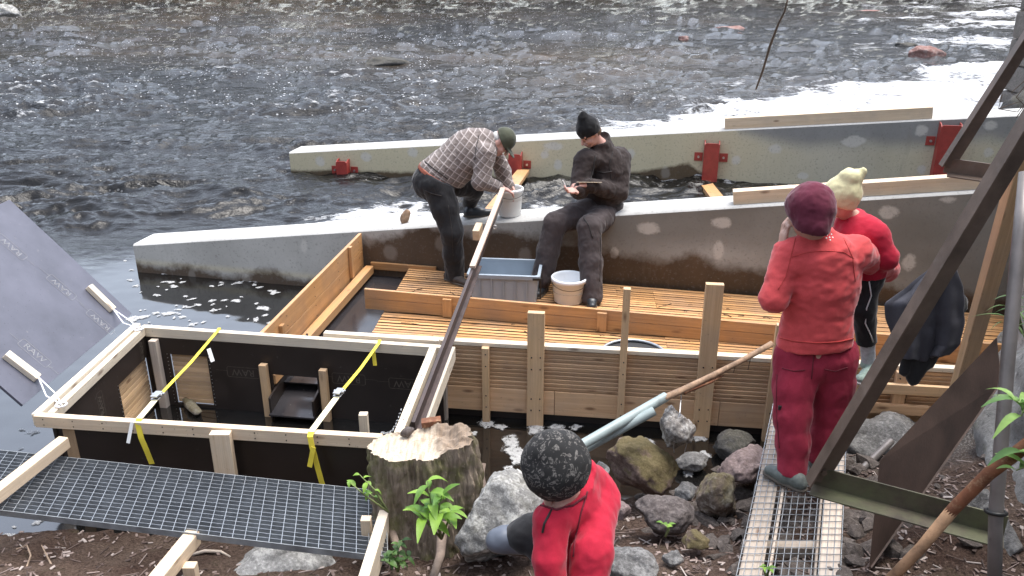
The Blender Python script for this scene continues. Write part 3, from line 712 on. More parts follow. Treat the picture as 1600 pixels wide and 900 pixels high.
def front1(X, Z, T):
    h = T - Z                                       # below the top edge
    ramp = np.interp(X, [-4, -1.55, -1.44, -.8, .3, 1.0, 2.0, 2.6, 3.4, 5], [.10, .12, .56, .66, .74, .60, .53, .50, .50, .50])
    nz = fbm(X * 1.6, Z * 1.2, 2.0, 4) * .09
    wet = sstep(ramp + .13, ramp - .16, Z + nz * 1.3)
    wet = np.where((X > -1.5) & (X < .6), np.maximum(wet, .55 * sstep(.02, .25, h + nz)), wet)
    grey = np.clip(sstep(-.3, .6, X) * .9 + .25 * fbm(X * .9, Z * 2, 6.1, 3), 0, 1) * np.interp(X, [-2.3, -1.4, 0, .8], [0, .5, .8, 1])
    mid = np.exp(-((X - 1.75) / .55)**2 - ((Z - .62) / .13)**2) * .75
    pt = sum(ell(X, Z, *p) for p in P1); och = sstep(.17, .10, Z) * sstep(.06, .12, Z) * (X < -1.5) * .6 + .1
    return {'wet': wet, 'grey': np.clip(grey - mid, 0, 1), 'patch': np.clip(pt, 0, 1), 'ochre': och}
def front2(X, Z, T):
    h = T - Z; nz = fbm(X * .9, Z * 1.5, 4.0, 4) * .06
    base = np.interp(X, [-4, 0, 1.2, 2.4, 2.55, 3.0, 4, 7], [.08, .13, .17, .46, .34, .20, .26, .30])
    wet = sstep(base + .07, base - .09, Z + nz * .8)
    arc = np.interp(X, [-4, 2.6, 3.0, 3.9, 4.2, 4.6, 5.4, 6.0, 7], [2, 2, .92, .72, .78, .84, .86, .92, .80])
    och = sstep(arc + .10, arc - .16, Z + nz); grey = .62 * (1 - sstep(arc + .05, arc - .14, Z + nz))
    line = np.exp(-((Z + nz - arc) / .035)**2) * (X > 2.9) * .35
    pt = sum(ell(X, Z, *p) for p in P2)
    return {'wet': wet, 'grey': np.clip(grey, 0, 1), 'patch': np.clip(pt + line, 0, 1), 'ochre': np.clip(och * np.interp(X, [2.6, 3.2, 4.2, 4.6, 5.2], [1, .9, .6, .6, .85]), 0, 1)}
conc_wall('concrete_wall', 'low tapering concrete wall with dark water stains, the one the seated man sits on', W1a, W1d, W1z, W1a[0], 4.75, .38, front1)
conc_wall('concrete_wall', 'far tapering concrete wall with yellowish face carrying four red steel brackets', W2a, W2d, W2z, W2a[0], 7.6, .45, front2)

# ------------------------------------------------------------------ rocks
def rock_obj(name, label, c, size, seed, mat, group=None, sub=4, rz=None, cuts=7, amp=.14, base=None, cat='rock', parent=None, tilt=0):
    rg = np.random.default_rng(seed); bm = bmesh.new(); bmesh.ops.create_icosphere(bm, subdivisions=sub, radius=1); me = bpy.data.meshes.new(name); bm.to_mesh(me); bm.free()
    n = len(me.vertices); v = np.empty(n * 3, np.float32); me.vertices.foreach_get('co', v); v = v.reshape(-1, 3).astype(float)
    for k in range(cuts):
        d = rg.normal(size=3); d /= np.linalg.norm(d); off = rg.uniform(.55, .82); q = v @ d - off
        v -= np.outer(np.where(q > 0, q * .93, 0), d)
    nn = v / np.linalg.norm(v, axis=1)[:, None]; s = seed * 3.1
    v += nn * (amp * fbm(v[:, 0] * 1.5 + s, v[:, 1] * 1.5, v[:, 2] * 1.5, 5) + .035 * (1 - 2 * np.abs(gnoise(v[:, 0] * 4 + s, v[:, 1] * 4, v[:, 2] * 4))))[:, None]
    v *= np.array(size) / 2
    a = rg.uniform(0, 6.28) if rz is None else rz
    Rm = np.array(Matrix.Rotation(a, 3, 'Z') @ Matrix.Rotation(tilt, 3, 'Y')); v = v @ Rm.T + np.array(c)
    me.vertices.foreach_set('co', v.astype(np.float32).ravel()); me.update()
    o = link(name, me, mat, parent, smooth=True, base=tuple(c))
    if not parent: tag(o, label, cat, group)
    return o
def rock_px(label, px, py, z, w, h, dep, seed, mat, rz=0, group='bank rocks', name='rock', **kw):
    """rock whose centre is seen at px,py on level z; w,h,dep in metres"""
    p = Zp(px, py, z); return rock_obj(name, label, p, (w, dep, h), seed, mat, group, rz=rz, **kw)
rg_ = 'boulders on the bank'
rock_px('big pale grey boulder with white lichen in front of the tree stump', 785, 815, .50, .47, .52, .44, 21, M['rock_grey'], rz=.3, group=rg_, sub=5, cuts=9)
rock_px('large brown boulder with yellow-green moss under the pale green pipes', 1000, 733, .27, .47, .34, .42, 5, M['rock_brown'], rz=-.35, group=rg_, sub=5, cuts=9, tilt=.3)
rock_px('dark rounded boulder half buried in litter with a small sprout in front', 1037, 803, .36, .30, .20, .26, 8, M['rock_dark'], rz=.2, group=rg_, sub=5, cuts=5)
rock_px('rough mossy boulder close to the left edge of the wire mesh walkway', 1122, 767, .34, .25, .30, .24, 13, M['rock_moss'], rz=.8, group=rg_, sub=5)
rock_px('smooth pinkish granite slab sloping down beside the wire mesh walkway', 1165, 728, .26, .34, .24, .42, 31, M['rock_pink'], rz=-.5, group=rg_, sub=5, cuts=9, tilt=-.5)
rock_px('dark greenish rock lying at the water edge beneath the flume', 1147, 697, .08, .30, .18, .26, 41, M['rock_wet'], group=rg_)
rock_px('small pale stone wedged between pink slab and walkway', 1190, 768, .33, .13, .10, .12, 43, M['rock_slate'], group=rg_)
rock_px('small flat pinkish stone between red-jacketed child and dark boulder', 968, 795, .40, .15, .09, .14, 47, M['rock_pink'], group=rg_)
rock_px('grey stone slab lying behind the red jacket at the bottom edge', 985, 888, .50, .34, .18, .20, 53, M['rock_slate'], rz=-.6, group=rg_, sub=5)
rock_px('little grey stone in the litter below the dark rounded boulder', 1052, 872, .46, .10, .06, .09, 59, M['rock_slate'], group=rg_)
rock_px('pale stone peeping out behind the mossy brown boulder next to the child', 938, 735, .38, .10, .10, .10, 61, M['rock_pale'], group=rg_)
rock_px('broad light grey rock outcrop under the steel grating', 455, 902, .10, .78, .42, .45, 67, M['rock_pale'], rz=.1, group=rg_, sub=5)
rock_px('grey rock face slab at lower right behind the rusty diagonal pole', 1430, 855, .28, .52, .5, .5, 71, M['rock_slate'], rz=.5, group=rg_, sub=5, cuts=9)
rock_px('big flat-sided grey block with pale edge under the steel angle end', 1525, 865, .52, .46, .60, .5, 73, M['rock_slate'], rz=-.3, group=rg_, sub=5, cuts=10, amp=.07)
rock_px('dark stone in shade under the right rail of the wire mesh walkway', 1335, 790, .28, .22, .16, .2, 79, M['rock_wet'], group=rg_)
rock_px('flat dark slate stone to the right of the walkway, beside the brown plate', 1345, 872, .40, .22, .12, .25, 83, M['rock_slate'], group=rg_)
rock_px('grey gravelly rock ledge right of the walkway behind the steel angle', 1395, 690, .22, .62, .28, .5, 87, M['rock_slate'], rz=.3, group=rg_, sub=5, cuts=4)
rock_px('mid brown stone lying in the litter below the mossy boulder', 1088, 845, .40, .15, .09, .13, 121, M['rock_brown'], group=rg_)
rock_px('small angular grey stone between dark boulder and big mossy one', 1072, 768, .30, .13, .10, .12, 123, M['rock_slate'], group=rg_)
rock_px('low wet stone at the water edge just right of the grey boulder', 905, 742, .16, .18, .12, .16, 127, M['rock_wet'], group=rg_)
rock_px('flat grey stone poking out of the water under the hanging rock', 1085, 722, .06, .22, .10, .18, 129, M['rock_slate'], group=rg_)
rv = 'stones in the river'
rock_px('dark wet rock with water breaking over it upstream of the plaid-shirted man', 610, 100, .0, 1.6, .42, .8, 91, M['rock_wet'], group=rv, name='river_rock')
rock_px('reddish angular rock sticking out of the rapids at upper right', 1450, 85, .12, 1.15, .55, .6, 93, M['rock_red'], rz=-.1, group=rv, name='river_rock')
rock_px('pinkish rock washed by white water near the top of the river', 1136, 47, .0, 1.7, .42, 1.0, 97, M['rock_red'], group=rv, name='river_rock')
rock_px('grey rock in the water at the top left corner of the river', 8, 22, .15, 2.0, .9, 1.2, 99, M['rock_grey'], group=rv, name='river_rock')
rock_px('tiny dark red rock tip just left of the bare stick', 1067, 61, .05, .45, .3, .4, 101, M['rock_red'], group=rv, name='river_rock')
rock_px('low brown rock barely breaking the rapids left of the reddish angular rock', 1415, 72, .03, .8, .25, .5, 103, M['rock_wet'], group=rv, name='river_rock')
rock_px('pale rust rock just under the foaming crest in the upper right rapids', 1355, 22, .0, 1.8, .45, 1.2, 107, M['rock_red'], group=rv, name='river_rock')
rock_px('flat submerged-looking rusty stone right of the reddish angular rock', 1500, 110, .02, .8, .16, .5, 109, M['rock_red'], group=rv, name='river_rock')

# ------------------------------------------------------------------ cliff on the right, stone pier far right
def cliff():
    ny, nz = 150, 150; yy = np.linspace(1.2, 9.0, ny); tt = np.linspace(-.8, 4.2, nz); Yg, Zg = np.meshgrid(yy, tt, indexing='ij')
    foot = np.interp(yy, [1.2, 2.4, 3.2, 4.2, 5.2, 6.4, 9], [1.75, 2.0, 2.36, 2.78, 3.3, 4.1, 5.6])[:, None]
    Xg = foot + .16 * (Zg - .3) + .16 * fbm(Yg * 1.1, Zg * 1.3, 3.0, 5) + .06 * (1 - 2 * np.abs(gnoise(Yg * 3, Zg * 2.2, 1.)))
    Xb = Xg * 0 + 9.0
    V = np.concatenate([np.stack([Xg, Yg, Zg], -1).reshape(-1, 3), np.stack([Xb, Yg, Zg], -1).reshape(-1, 3)])
    i = np.arange(ny * nz).reshape(ny, nz); j = i + ny * nz; F = [np.stack([i[:-1, :-1], i[:-1, 1:], i[1:, 1:], i[1:, :-1]], -1).reshape(-1, 4), np.stack([j[:-1, :-1], j[1:, :-1], j[1:, 1:], j[:-1, 1:]], -1).reshape(-1, 4)]
    for s, r in ((slice(0, 1), 0), (slice(-1, None), 1)): pass
    def strip(a, b): F.append(np.stack([a[:-1], a[1:], b[1:], b[:-1]], -1))
    strip(i[:, -1], j[:, -1]); strip(j[:, 0], i[:, 0]); strip(j[0, :], i[0, :]); strip(i[-1, :], j[-1, :])
    return npmesh('rock_face', V, np.concatenate(F))
tag(link('rock_face', cliff(), M['cliff'], smooth=True), kind='structure')
pr = thing('stone_pier', 'dark masonry pier standing in the foam at the upper right corner', 'pier', (11.6, 17.5, 0))
b = MB()
for k in range(7): b.box((11.75 + random.uniform(-.09, .09), 17.6, .0 + k * .55), (1.7 + random.uniform(-.16, .16), 2.6, .54), random.uniform(-.04, .12))
o_ = b.build('masonry', M['pier'], pr, bevel=.07, seg=3)
rock_obj('river_rock', 'black wet rock at the foot of the masonry pier', (10.6, 16.2, .15), (2.2, 1.6, 1.1), 113, M['rock_wet'], rv)
# ------------------------------------------------------------------ timber flume between the near wall and the pool
def lerp(a, b, t): return a + (b - a) * t
def line_y(a, b): return lambda x: a.y + (b.y - a.y) * (x - a.x) / (b.x - a.x)
fA, fB = Zp(510, 520, .61), Zp(1500, 575, .61)
fy = line_y(fA, fB)
FD = Vector((fB.x - fA.x, fB.y - fA.y, 0)).normalized()
fl = thing('wooden_flume', 'long open timber flume of orange wet boards with slatted floor along the concrete wall', 'flume', (fA.x, fA.y, 0))
DZ = .30                                       # deck level
# left side panel: two boards, cleats, inner step beam
pA = Vector((-1.45, W1y(-1.45) - .02, 0)); pB = Vector((-1.775, 5.30, 0))
b = MB()
for k, (z0, z1) in enumerate(((.445, .612), (.275, .440))):
    b.plank(pA + Vector((0, 0, (z0 + z1) / 2)), pB + Vector((0, 0, (z0 + z1) / 2)), .028, z1 - z0, tint=.3 - .5 * k)
b.plank(pA + Vector((0, 0, .14)), pB + Vector((0, 0, .14)), .026, .25, tint=-.6)
b.build('side_panel', M['pine_wet'], fl, bevel=.003)
sd = (pB - pA).normalized(); nr = Vector((-sd.y, sd.x, 0)); nr = nr if nr.x > 0 else -nr
for t, h in ((.17, .30), (.86, .24)):
    q = pA.lerp(pB, t) + nr * .030; MB().plank(q + Vector((0, 0, .31)), q + Vector((0, 0, .31 + h)), .05, .028, up=nr).build('cleat', M['pine_wet'], fl, bevel=.002)
q = nr * .052; MB().plank(pA + q + Vector((.03, -.06, .268)), pB + q + Vector((0, 0, .268)), .075, .075, tint=.5).build('step_beam', M['pine_wet'], fl, bevel=.004)
# back ledger along the concrete wall, black floor sheet, slats
x0, x1 = -1.36, 4.3
def deck_left(t): return lerp(Vector((-.985, W1y(-.985) - .05, 0)), Vector((-1.17, fy(-1.17) + .05, 0)), t)
MB().plank((x0, W1y(x0) - .03, DZ - .005), (-.72, W1y(-.72) - .03, DZ - .005), .035, .07).build('ledger', M['pine_wet'], fl, bevel=.003)
p = [Vector((-1.40, W1y(-1.40) - .01, .185)), Vector((4.4, W1y(4.4) - .01, .185)), Vector((4.4, fy(4.4) + .02, .185)), Vector((-1.68, fy(-1.68) + .02, .185))]
MB().prism(p, (0, 0, -.012)).build('floor_sheet', M['ply_wet'], fl)
b = MB(); NS = 40
for i in range(NS):
    t = (i + .5) / NS
    L = deck_left(t); rx = 4.35; r = Vector((rx, lerp(W1y(rx) - .05, fy(rx) + .05, t), 0)); L.y = lerp(W1y(L.x) - .045, fy(L.x) + .05, t)
    w = .038
    jx = random.uniform(.15, .5); n = 3
    cuts = sorted([0, 1] + [random.choice((.36, .42, .61, .70)) for _ in range(2)])
    for c0, c1 in zip(cuts[:-1], cuts[1:]):
        if c1 - c0 < .02: continue
        dz = random.uniform(-.0025, .0025)
        b.plank(L.lerp(r, c0) + Vector((.001, 0, DZ - .011 + dz)), L.lerp(r, c1) + Vector((-.001, 0, DZ - .011 + dz)), w, .022, tint=random.uniform(-1, 1))
so_ = b.build('slatted_floor', [M['slat'], M['gap_shade']], fl, bevel=.0015, seg=1)
for pl in so_.data.polygons: pl.material_index = 1 if pl.index % 6 in (1, 3) else 0  # slat sides take the dark tone that paints the gap shade
b = MB()
for xx in (-.9, -.1, .8, 1.7, 2.6, 3.5): b.plank((xx, W1y(xx) - .06, DZ - .072), (xx - .1, fy(xx) + .06, DZ - .072), .06, .075)
b.build('joist', M['pine_wet'], fl)
# divider board standing on the slats
d0, d1 = Zp(572, 482, DZ), Zp(1210, 541, DZ); dd = (d1 - d0).normalized(); d1 = d0 + dd * 5.2; dn = Vector((-dd.y, dd.x, 0))
b = MB()
b.plank(d0 + Vector((0, 0, .052)), d1 + Vector((0, 0, .052)), .030, .096, tint=-.2); b.plank(d0 + Vector((0, 0, .143)), d1 + Vector((0, 0, .143)), .030, .082, tint=.35)
b.build('divider', M['pine_wet'], fl, bevel=.003)
for t in (.14, .385, .66, .80):
    q = d0 + dd * (5.2 * t) - dn * .029; MB().plank(q + Vector((0, 0, .005)), q + Vector((0, 0, .165)), .075, .026, up=dn, tint=.2).build('cleat', M['pine_wet'], fl, bevel=.002)
# louvred front wall
fE = fA + FD * 5.6; fE.z = 0
def fp(x, z=0): return Vector((x, fy(x), z))
fn = Vector((FD.y, -FD.x, 0)); fn = fn if fn.y < 0 else -fn            # towards the camera
S0 = fp(-1.28)
MB().plank(S0 + Vector((0, 0, .594)) - fn * .012, fE + Vector((0, 0, .594)) - fn * .012, .058, .030, tint=.2).build('top_rail', M['pine_pale'], fl, bevel=.003)
b = MB(); zt = .576
for k in range(10):
    z1 = zt - k * .0315
    for (xa, xb) in ((-1.25, .17), (.17, 1.32), (1.32, 2.6), (2.6, 4.2)):
        b.plank(fp(xa + .002, z1 - .0165), fp(xb - .002, z1 - .0165), .016, .0265, twist=.25, tint=random.uniform(-1, 1))
b.build('louvre', M['pine_brown'], fl, bevel=.0015, seg=1)
MB().prism([fp(-1.25, .25) + fn * -.028, fp(4.2, .25) + fn * -.028, fp(4.2, .578) + fn * -.028, fp(-1.25, .578) + fn * -.028], -fn * .008).build('gap_shade_sheet', M['gap_shade'], fl)  # added dark sheet, stands in for the shade between the louvres
b = MB()
for (xa, xb) in ((-1.25, .30), (.30, 1.42), (1.42, 4.2)): b.plank(fp(xa, .165), fp(xb - .003, .165), .026, .185, tint=random.uniform(-.4, .6))
b.build('base_board', M['pine_brown'], fl, bevel=.003)
MB().prism([fp(-1.25, .08) - fn * .03, fp(4.2, .08) - fn * .03, fp(4.2, -.5) - fn * .03, fp(-1.25, -.5) - fn * .03], -fn * .012).build('skirt', M['ply'], fl)
for (px, zt, w, z0, mat) in ((692, .575, .06, -.1, 'pine_old'), (760, .585, .050, -.4, 'pine_tan'), (838, .868, .115, -.4, 'pine_tan'), (974, 1.07, .048, -.4, 'pine_tan'), (1105, 1.13, .115, -.4, 'pine_tan'), (1211, .87, .050, -.4, 'pine_tan'), (1412, .58, .075, .06, 'pine_brown')):
    a = Lp(px, 556, fA, fB); q = Vector((a.x, a.y, 0)) + fn * .036
    MB().plank(q + Vector((0, 0, z0)), q + Vector((0, 0, zt)), w, .045, up=fn, tint=.2).build('post', M[mat], fl, bevel=.003)
for (pa, pb, z, m_) in ((1325, 1500, .47, 'pine_tan'), (1325, 1460, .32, 'pine_brown'),):
    a = Lp(pa, 560, fA, fB); c = Lp(pb, 560, fA, fB); MB().plank(Vector((a.x, a.y, z)) + fn * .07, Vector((c.x, c.y, z)) + fn * .07, .03, .07).build('brace', M[m_], fl, bevel=.003)
a = Lp(1450, 600, fA, fB); MB().plank(Vector((a.x, a.y, .30)) + fn * .10, Vector((a.x + .14, a.y, .08)) + fn * .18, .05, .05).build('brace', M['pine_brown'], fl, bevel=.003)
MB().plank(Lp(510, 519, fA, fB) + Vector((0, -.06, .01)), Lp(688, 531, fA, fB) + Vector((0, -.06, .01)), .05, .045).build('capping', M['pine_pale'], fl, bevel=.003)

# screw heads
scr = MB()
for o_ in [c for c in fl.children if c.name.split('.')[0] == 'post']:
    bb = [v.co + origin(fl) for v in o_.data.vertices]; cx = sum((v.x for v in bb)) / len(bb); yf = min(v.y for v in bb); w_ = max(v.x for v in bb) - min(v.x for v in bb)
    for z in (.54, .45, .22, .13):
        for e_ in ((-.25, .25) if w_ > .08 else (0,)):
            q = Vector((cx + e_ * w_, yf, z)); scr.tube([q + Vector((0, .006, 0)), q - Vector((0, .0015, 0))], .005, 6)
for t in (.05, .3, .55, .8, .95):
    for z in (.56, .48, .40, .31): q = pA.lerp(pB, t) + nr * .0145 + Vector((0, 0, z)); scr.tube([q - nr * .004, q + nr * .0015], .005, 6)
scr.build('screw', M['black'], fl)['kind'] = 'stuff'
# stamped marks on the film-faced plywood
def text_mesh(txt, size):
    cu = bpy.data.curves.new('t', 'FONT'); cu.body = txt; cu.size = size; cu.align_x = 'CENTER'; cu.align_y = 'CENTER'; cu.offset = .0
    o = bpy.data.objects.new('t', cu); COL.objects.link(o); dg = bpy.context.evaluated_depsgraph_get(); me = bpy.data.meshes.new_from_object(o.evaluated_get(dg))
    bpy.data.objects.remove(o); bpy.data.curves.remove(cu); return me
def stamp(parent, c, xdir, normal, size, mat, txt='RAW', frame=True):
    """printed mark: rounded frame with lettering, lying 2 mm proud of the board"""
    x = Vector(xdir).normalized(); n = Vector(normal).normalized(); y = n.cross(x).normalized(); x = y.cross(n)
    Tm = Matrix((x, y, n)).transposed().to_4x4(); Tm.translation = Vector(c) + n * .002
    me = text_mesh(txt, size); bm = bmesh.new(); bm.from_mesh(me)
    if frame:
        W, H, rr, th = size * 1.62, size * .56, size * .22, size * .045; ring = []
        for s_ in (0, th):
            pts = []
            for (cx, cy, a0) in ((W - rr, H - rr, 0), (-W + rr, H - rr, 90), (-W + rr, -H + rr, 180), (W - rr, -H + rr, 270)):
                for k in range(6): a = R(a0 + 18 * k); pts.append(bm.verts.new((cx + (rr - s_) * math.cos(a), cy + (rr - s_) * math.sin(a), 0)))
            ring.append(pts)
        for i in range(24): j = (i + 1) % 24; bm.faces.new((ring[0][i], ring[0][j], ring[1][j], ring[1][i]))
        for (xa, xb) in ((-W * 1.7, -W), (W, W * 1.7)):
            bm.faces.new([bm.verts.new(q) for q in ((xa, -H * .2 - .0, 0), (xb, -H * .2, 0), (xb, -H * .2 + th * .7, 0), (xa, -H * .2 + th * .7, 0))])
    bm.transform(Tm); me2 = bpy.data.meshes.new('print'); bm.to_mesh(me2); bm.free()
    return link('print', me2, mat, parent)
c = Zp(625, 428, .185); stamp(fl.children[[k.name.split('.')[0] for k in fl.children].index('floor_sheet')], (c.x, c.y, .186), (1, -.2, 0), (0, 0, 1), .11, M['print'])

# ------------------------------------------------------------------ black plywood catch box with its timber frame
ZB = .62
NL, NR = Zp(52, 650, ZB), Zp(590, 684, ZB); FL_, FR_ = Zp(222, 509, ZB), Zp(690, 541, ZB)
bx = thing('plywood_box', 'open black plywood catch box in a pale timber frame standing in the water', 'box', (NL.x, NL.y, 0))
def lvl(p, z): return Vector((p.x, p.y, z))
nd = (NR - NL).normalized(); fd = (FR_ - FL_).normalized()
MB().plank(lvl(NL, ZB - .0375) + Vector((0, .022, 0)), lvl(NR, ZB - .0375) + Vector((.02, .022, 0)), .046, .075, tint=.2).build('front_beam', M['pine'], bx, bevel=.003)
MB().plank(lvl(FL_, ZB - .036), lvl(FR_, ZB - .036), .046, .072, tint=.1).build('rear_beam', M['pine_pale'], bx, bevel=.003)
ld = (NL - FL_).normalized()
MB().plank(lvl(FL_, ZB - .030) + ld * .03 + Vector((.012, 0, 0)), lvl(NL, ZB - .030) - ld * .04 + Vector((.075, 0, 0)), .042, .06).build('side_beam', M['pine_pale'], bx, bevel=.003)
MB().plank(lvl(FL_, ZB - .045) - ld * .06 + Vector((-.065, 0, 0)), lvl(NL, ZB - .045) - ld * .03 + Vector((-.01, 0, 0)), .045, .08).build('side_beam', M['pine_pale'], bx, bevel=.003)
r0, r1 = Zp(677, 541, ZB), Zp(622, 676, ZB); MB().plank(lvl(r0, ZB - .03), lvl(r1, ZB - .03), .05, .06).build('side_beam', M['pine_pale'], bx, bevel=.003)
r2, r3 = Zp(703, 541, ZB), Zp(654, 668, ZB); MB().plank(lvl(r2, ZB - .05), lvl(r3, ZB - .05), .075, .10).build('side_beam', M['pine_pale'], bx, bevel=.004)
# plywood faces (18 mm): rear, left, right, front
def face(name, a, b_, z0, z1, inward, holes=(), mat='ply'):
    a, b_ = Vector(a), Vector(b_); d = (b_ - a); L = d.length; d.normalize(); n = Vector((-d.y, d.x, 0)); n = n if n.dot(inward) > 0 else -n
    xs = sorted({0, L, *[h[0] for h in holes], *[h[1] for h in holes]}); zs = sorted({z0, z1, *[h[2] for h in holes], *[h[3] for h in holes]})
    mb = MB()
    for i in range(len(xs) - 1):
        for j in range(len(zs) - 1):
            cx, cz = (xs[i] + xs[i + 1]) / 2, (zs[j] + zs[j + 1]) / 2
            if any(h[0] < cx < h[1] and h[2] < cz < h[3] for h in holes): continue
            q = [a + d * xs[i], a + d * xs[i + 1]]
            mb.prism([lvl(q[0], zs[j]), lvl(q[1], zs[j]), lvl(q[1], zs[j + 1]), lvl(q[0], zs[j + 1])], -n * .018)
    return mb.build(name, M[mat], bx), d, n
rearA, rearB = lvl(FL_, 0) - Vector((0, .024, 0)), lvl(FR_, 0) - Vector((0, .024, 0))
def onrear(px, py): p = Lp(px, py, rearA, rearB); return (Vector((p.x, p.y, 0)) - rearA).dot(fd), p.z
o1, o2 = onrear(425, 585), onrear(500, 640)
w1, w2 = onrear(264, 553), onrear(333, 622)
rear, rdv, rn = face('rear_panel', rearA, rearB, -.5, ZB - .075, Vector((0, -1, 0)), [(o1[0], o2[0], .015, o1[1]), (w1[0], w2[0], .02, w1[1])])
leftA, leftB = lvl(FL_, 0) + Vector((.02, -.03, 0)), lvl(NL, 0) + Vector((.085, .04, 0)); lfd = (leftB - leftA).normalized()
def onleft(px, py): p = Lp(px, py, leftA, leftB); return (Vector((p.x, p.y, 0)) - leftA).dot(lfd), p.z
l1, l2 = onleft(233, 565), onleft(193, 640)
left, ldv, ln = face('side_panel', leftA, leftB, -.5, ZB - .06, Vector((1, 0, 0)), [(l1[0], l2[0], .02, .40)])
right, _, _ = face('side_panel', lvl(r0, 0) + Vector((-.03, 0, 0)), lvl(r1, 0) + Vector((-.03, 0, 0)), -.5, ZB - .06, Vector((-1, 0, 0)))
front, _, frn = face('front_panel', lvl(NL, 0) + Vector((.09, .05, 0)), lvl(NR, 0) + Vector((0, .05, 0)), -.3, ZB - .075, Vector((0, -1, 0)))
def slatwin(name, a, d, n, s0, s1, z0, z1):
    mb = MB(); k = int((z1 - z0) / .035)
    for i in range(k):
        z = z0 + (i + .5) * (z1 - z0) / k; mb.plank(a + d * (s0 + .002) + Vector((0, 0, z)) - n * .030, a + d * (s1 - .002) + Vector((0, 0, z)) - n * .030, .014, .032, tint=random.uniform(-1, 1))
    return mb.build(name, M['pine_tan'], bx, bevel=.001, seg=1)
slatwin('slat_window', rearA, rdv, rn, w1[0], w2[0], .02, w1[1]); slatwin('slat_window', leftA, ldv, ln, l1[0], l2[0], .02, .40)
# staples round the slat windows
sb = MB()
def dots(a, d, n, s0, s1, z0, z1):
    for i in range(14):
        z = lerp(z0, z1, i / 13)
        for s_ in (s0 - .014, s1 + .014): sb.box(a + d * s_ + Vector((0, 0, z)) + n * .002, (.006, .004, .004))
dots(rearA, rdv, rn, w1[0], w2[0], .03, w1[1]); dots(leftA, ldv, ln, l1[0], l2[0], .03, .40)
sb.build('staple', M['zinc'], bx)['kind'] = 'stuff'
# corner post and short posts by the outlet, chute
q = rearA + rdv * .10 + rn * .028; MB().plank(q + Vector((0, 0, -.4)), q + Vector((0, 0, ZB - .08)), .055, .05, up=rn).build('corner_post', M['pine_old'], bx, bevel=.003)
for px in (414, 507):
    s_, z_ = onrear(px, 566 if px == 414 else 574); q = rearA + rdv * s_ + rn * .032
    MB().plank(q + Vector((0, 0, -.3)), q + Vector((0, 0, z_)), .052, .045, up=rn, tint=-.2).build('outlet_post', M['pine_tan'], bx, bevel=.003)
ca, cb = rearA + rdv * o1[0], rearA + rdv * o2[0]
MB().prism([lvl(ca, .22) - rn * .65, lvl(cb, .22) - rn * .65, lvl(cb, .06) + rn * .12, lvl(ca, .06) + rn * .12], (0, 0, -.012)).build('chute', M['ply_wet'], bx)
for e in (ca, cb): MB().prism([lvl(e, .34) - rn * .65, lvl(e, .18) + rn * .10, lvl(e, .02) + rn * .10, lvl(e, .16) - rn * .65], rdv * (.014 if e is ca else -.014)).build('chute_side', M['ply'], bx)
MB().plank(lvl(ca, .36) - rn * .20 + rdv * .02, lvl(ca, .36) - rn * .20 + rdv * .22, .05, .05).build('chute_batten', M['pine_pale'], bx, bevel=.003)
for (px, py, sz) in ((380, 582, .075), (545, 592, .075), (634, 600, .075)):
    p_ = Lp(px, py, rearA, rearB); stamp(rear, p_, -rdv, rn, sz, M['print_dim'])
for (px, py) in ((158, 633), (222, 547)):
    p_ = Lp(px, py, leftA, leftB); stamp(left, p_, (0, 0, 1), ln, .06, M['print_dim'])
scr = MB()
for k in range(11):
    for dz in (-.018, .018):
        q = lvl(NL, ZB - .0375 + dz).lerp(lvl(NR, ZB - .0375 + dz), (k + .3) / 11.2) + Vector((0, -.0005, 0)); scr.tube([q + Vector((0, .004, 0)), q - Vector((0, .0015, 0))], .0042, 6)
for (a, c) in ((FL_, FR_), (r0, r1), (r2, r3)):
    for k in range(6): q = lvl(a, ZB).lerp(lvl(c, ZB), (k + .4) / 6.2); scr.tube([q - Vector((0, 0, .004)), q + Vector((0, 0, .0015))], .0045, 6)
scr.build('screw', M['black'], bx)['kind'] = 'stuff'
# legs and outer post
q = Zp(352, 668, ZB - .03); q = Vector((q.x, NL.y + (NR.y - NL.y) * (q.x - NL.x) / (NR.x - NL.x) - .028, 0))
MB().plank(q + Vector((0, 0, -.1)), q + Vector((0, 0, ZB - .012)), .115, .05, up=(0, -1, 0), tint=.1).build('post', M['pine'], bx, bevel=.003)
q = Vector((NL.x + .16, NL.y + .06, 0)); MB().plank(q + Vector((0, 0, -.2)), q + Vector((0, 0, ZB - .075)), .07, .05, up=(0, -1, 0)).build('post', M['pine_tan'], bx, bevel=.003)
q = Zp(563, 660, ZB); MB().plank(q + Vector((0, .10, -.4)), q + Vector((0, .10, .0)), .05, .045, up=(0, -1, 0)).build('post', M['pine_pale'], bx, bevel=.003)
mo = rock_obj('moss', '', lvl(rearA, .02) + rdv * ((w1[0] + w2[0]) / 2) + rn * .05, (.34, .10, .10), 5, M['rock_moss'], parent=rear, sub=3)

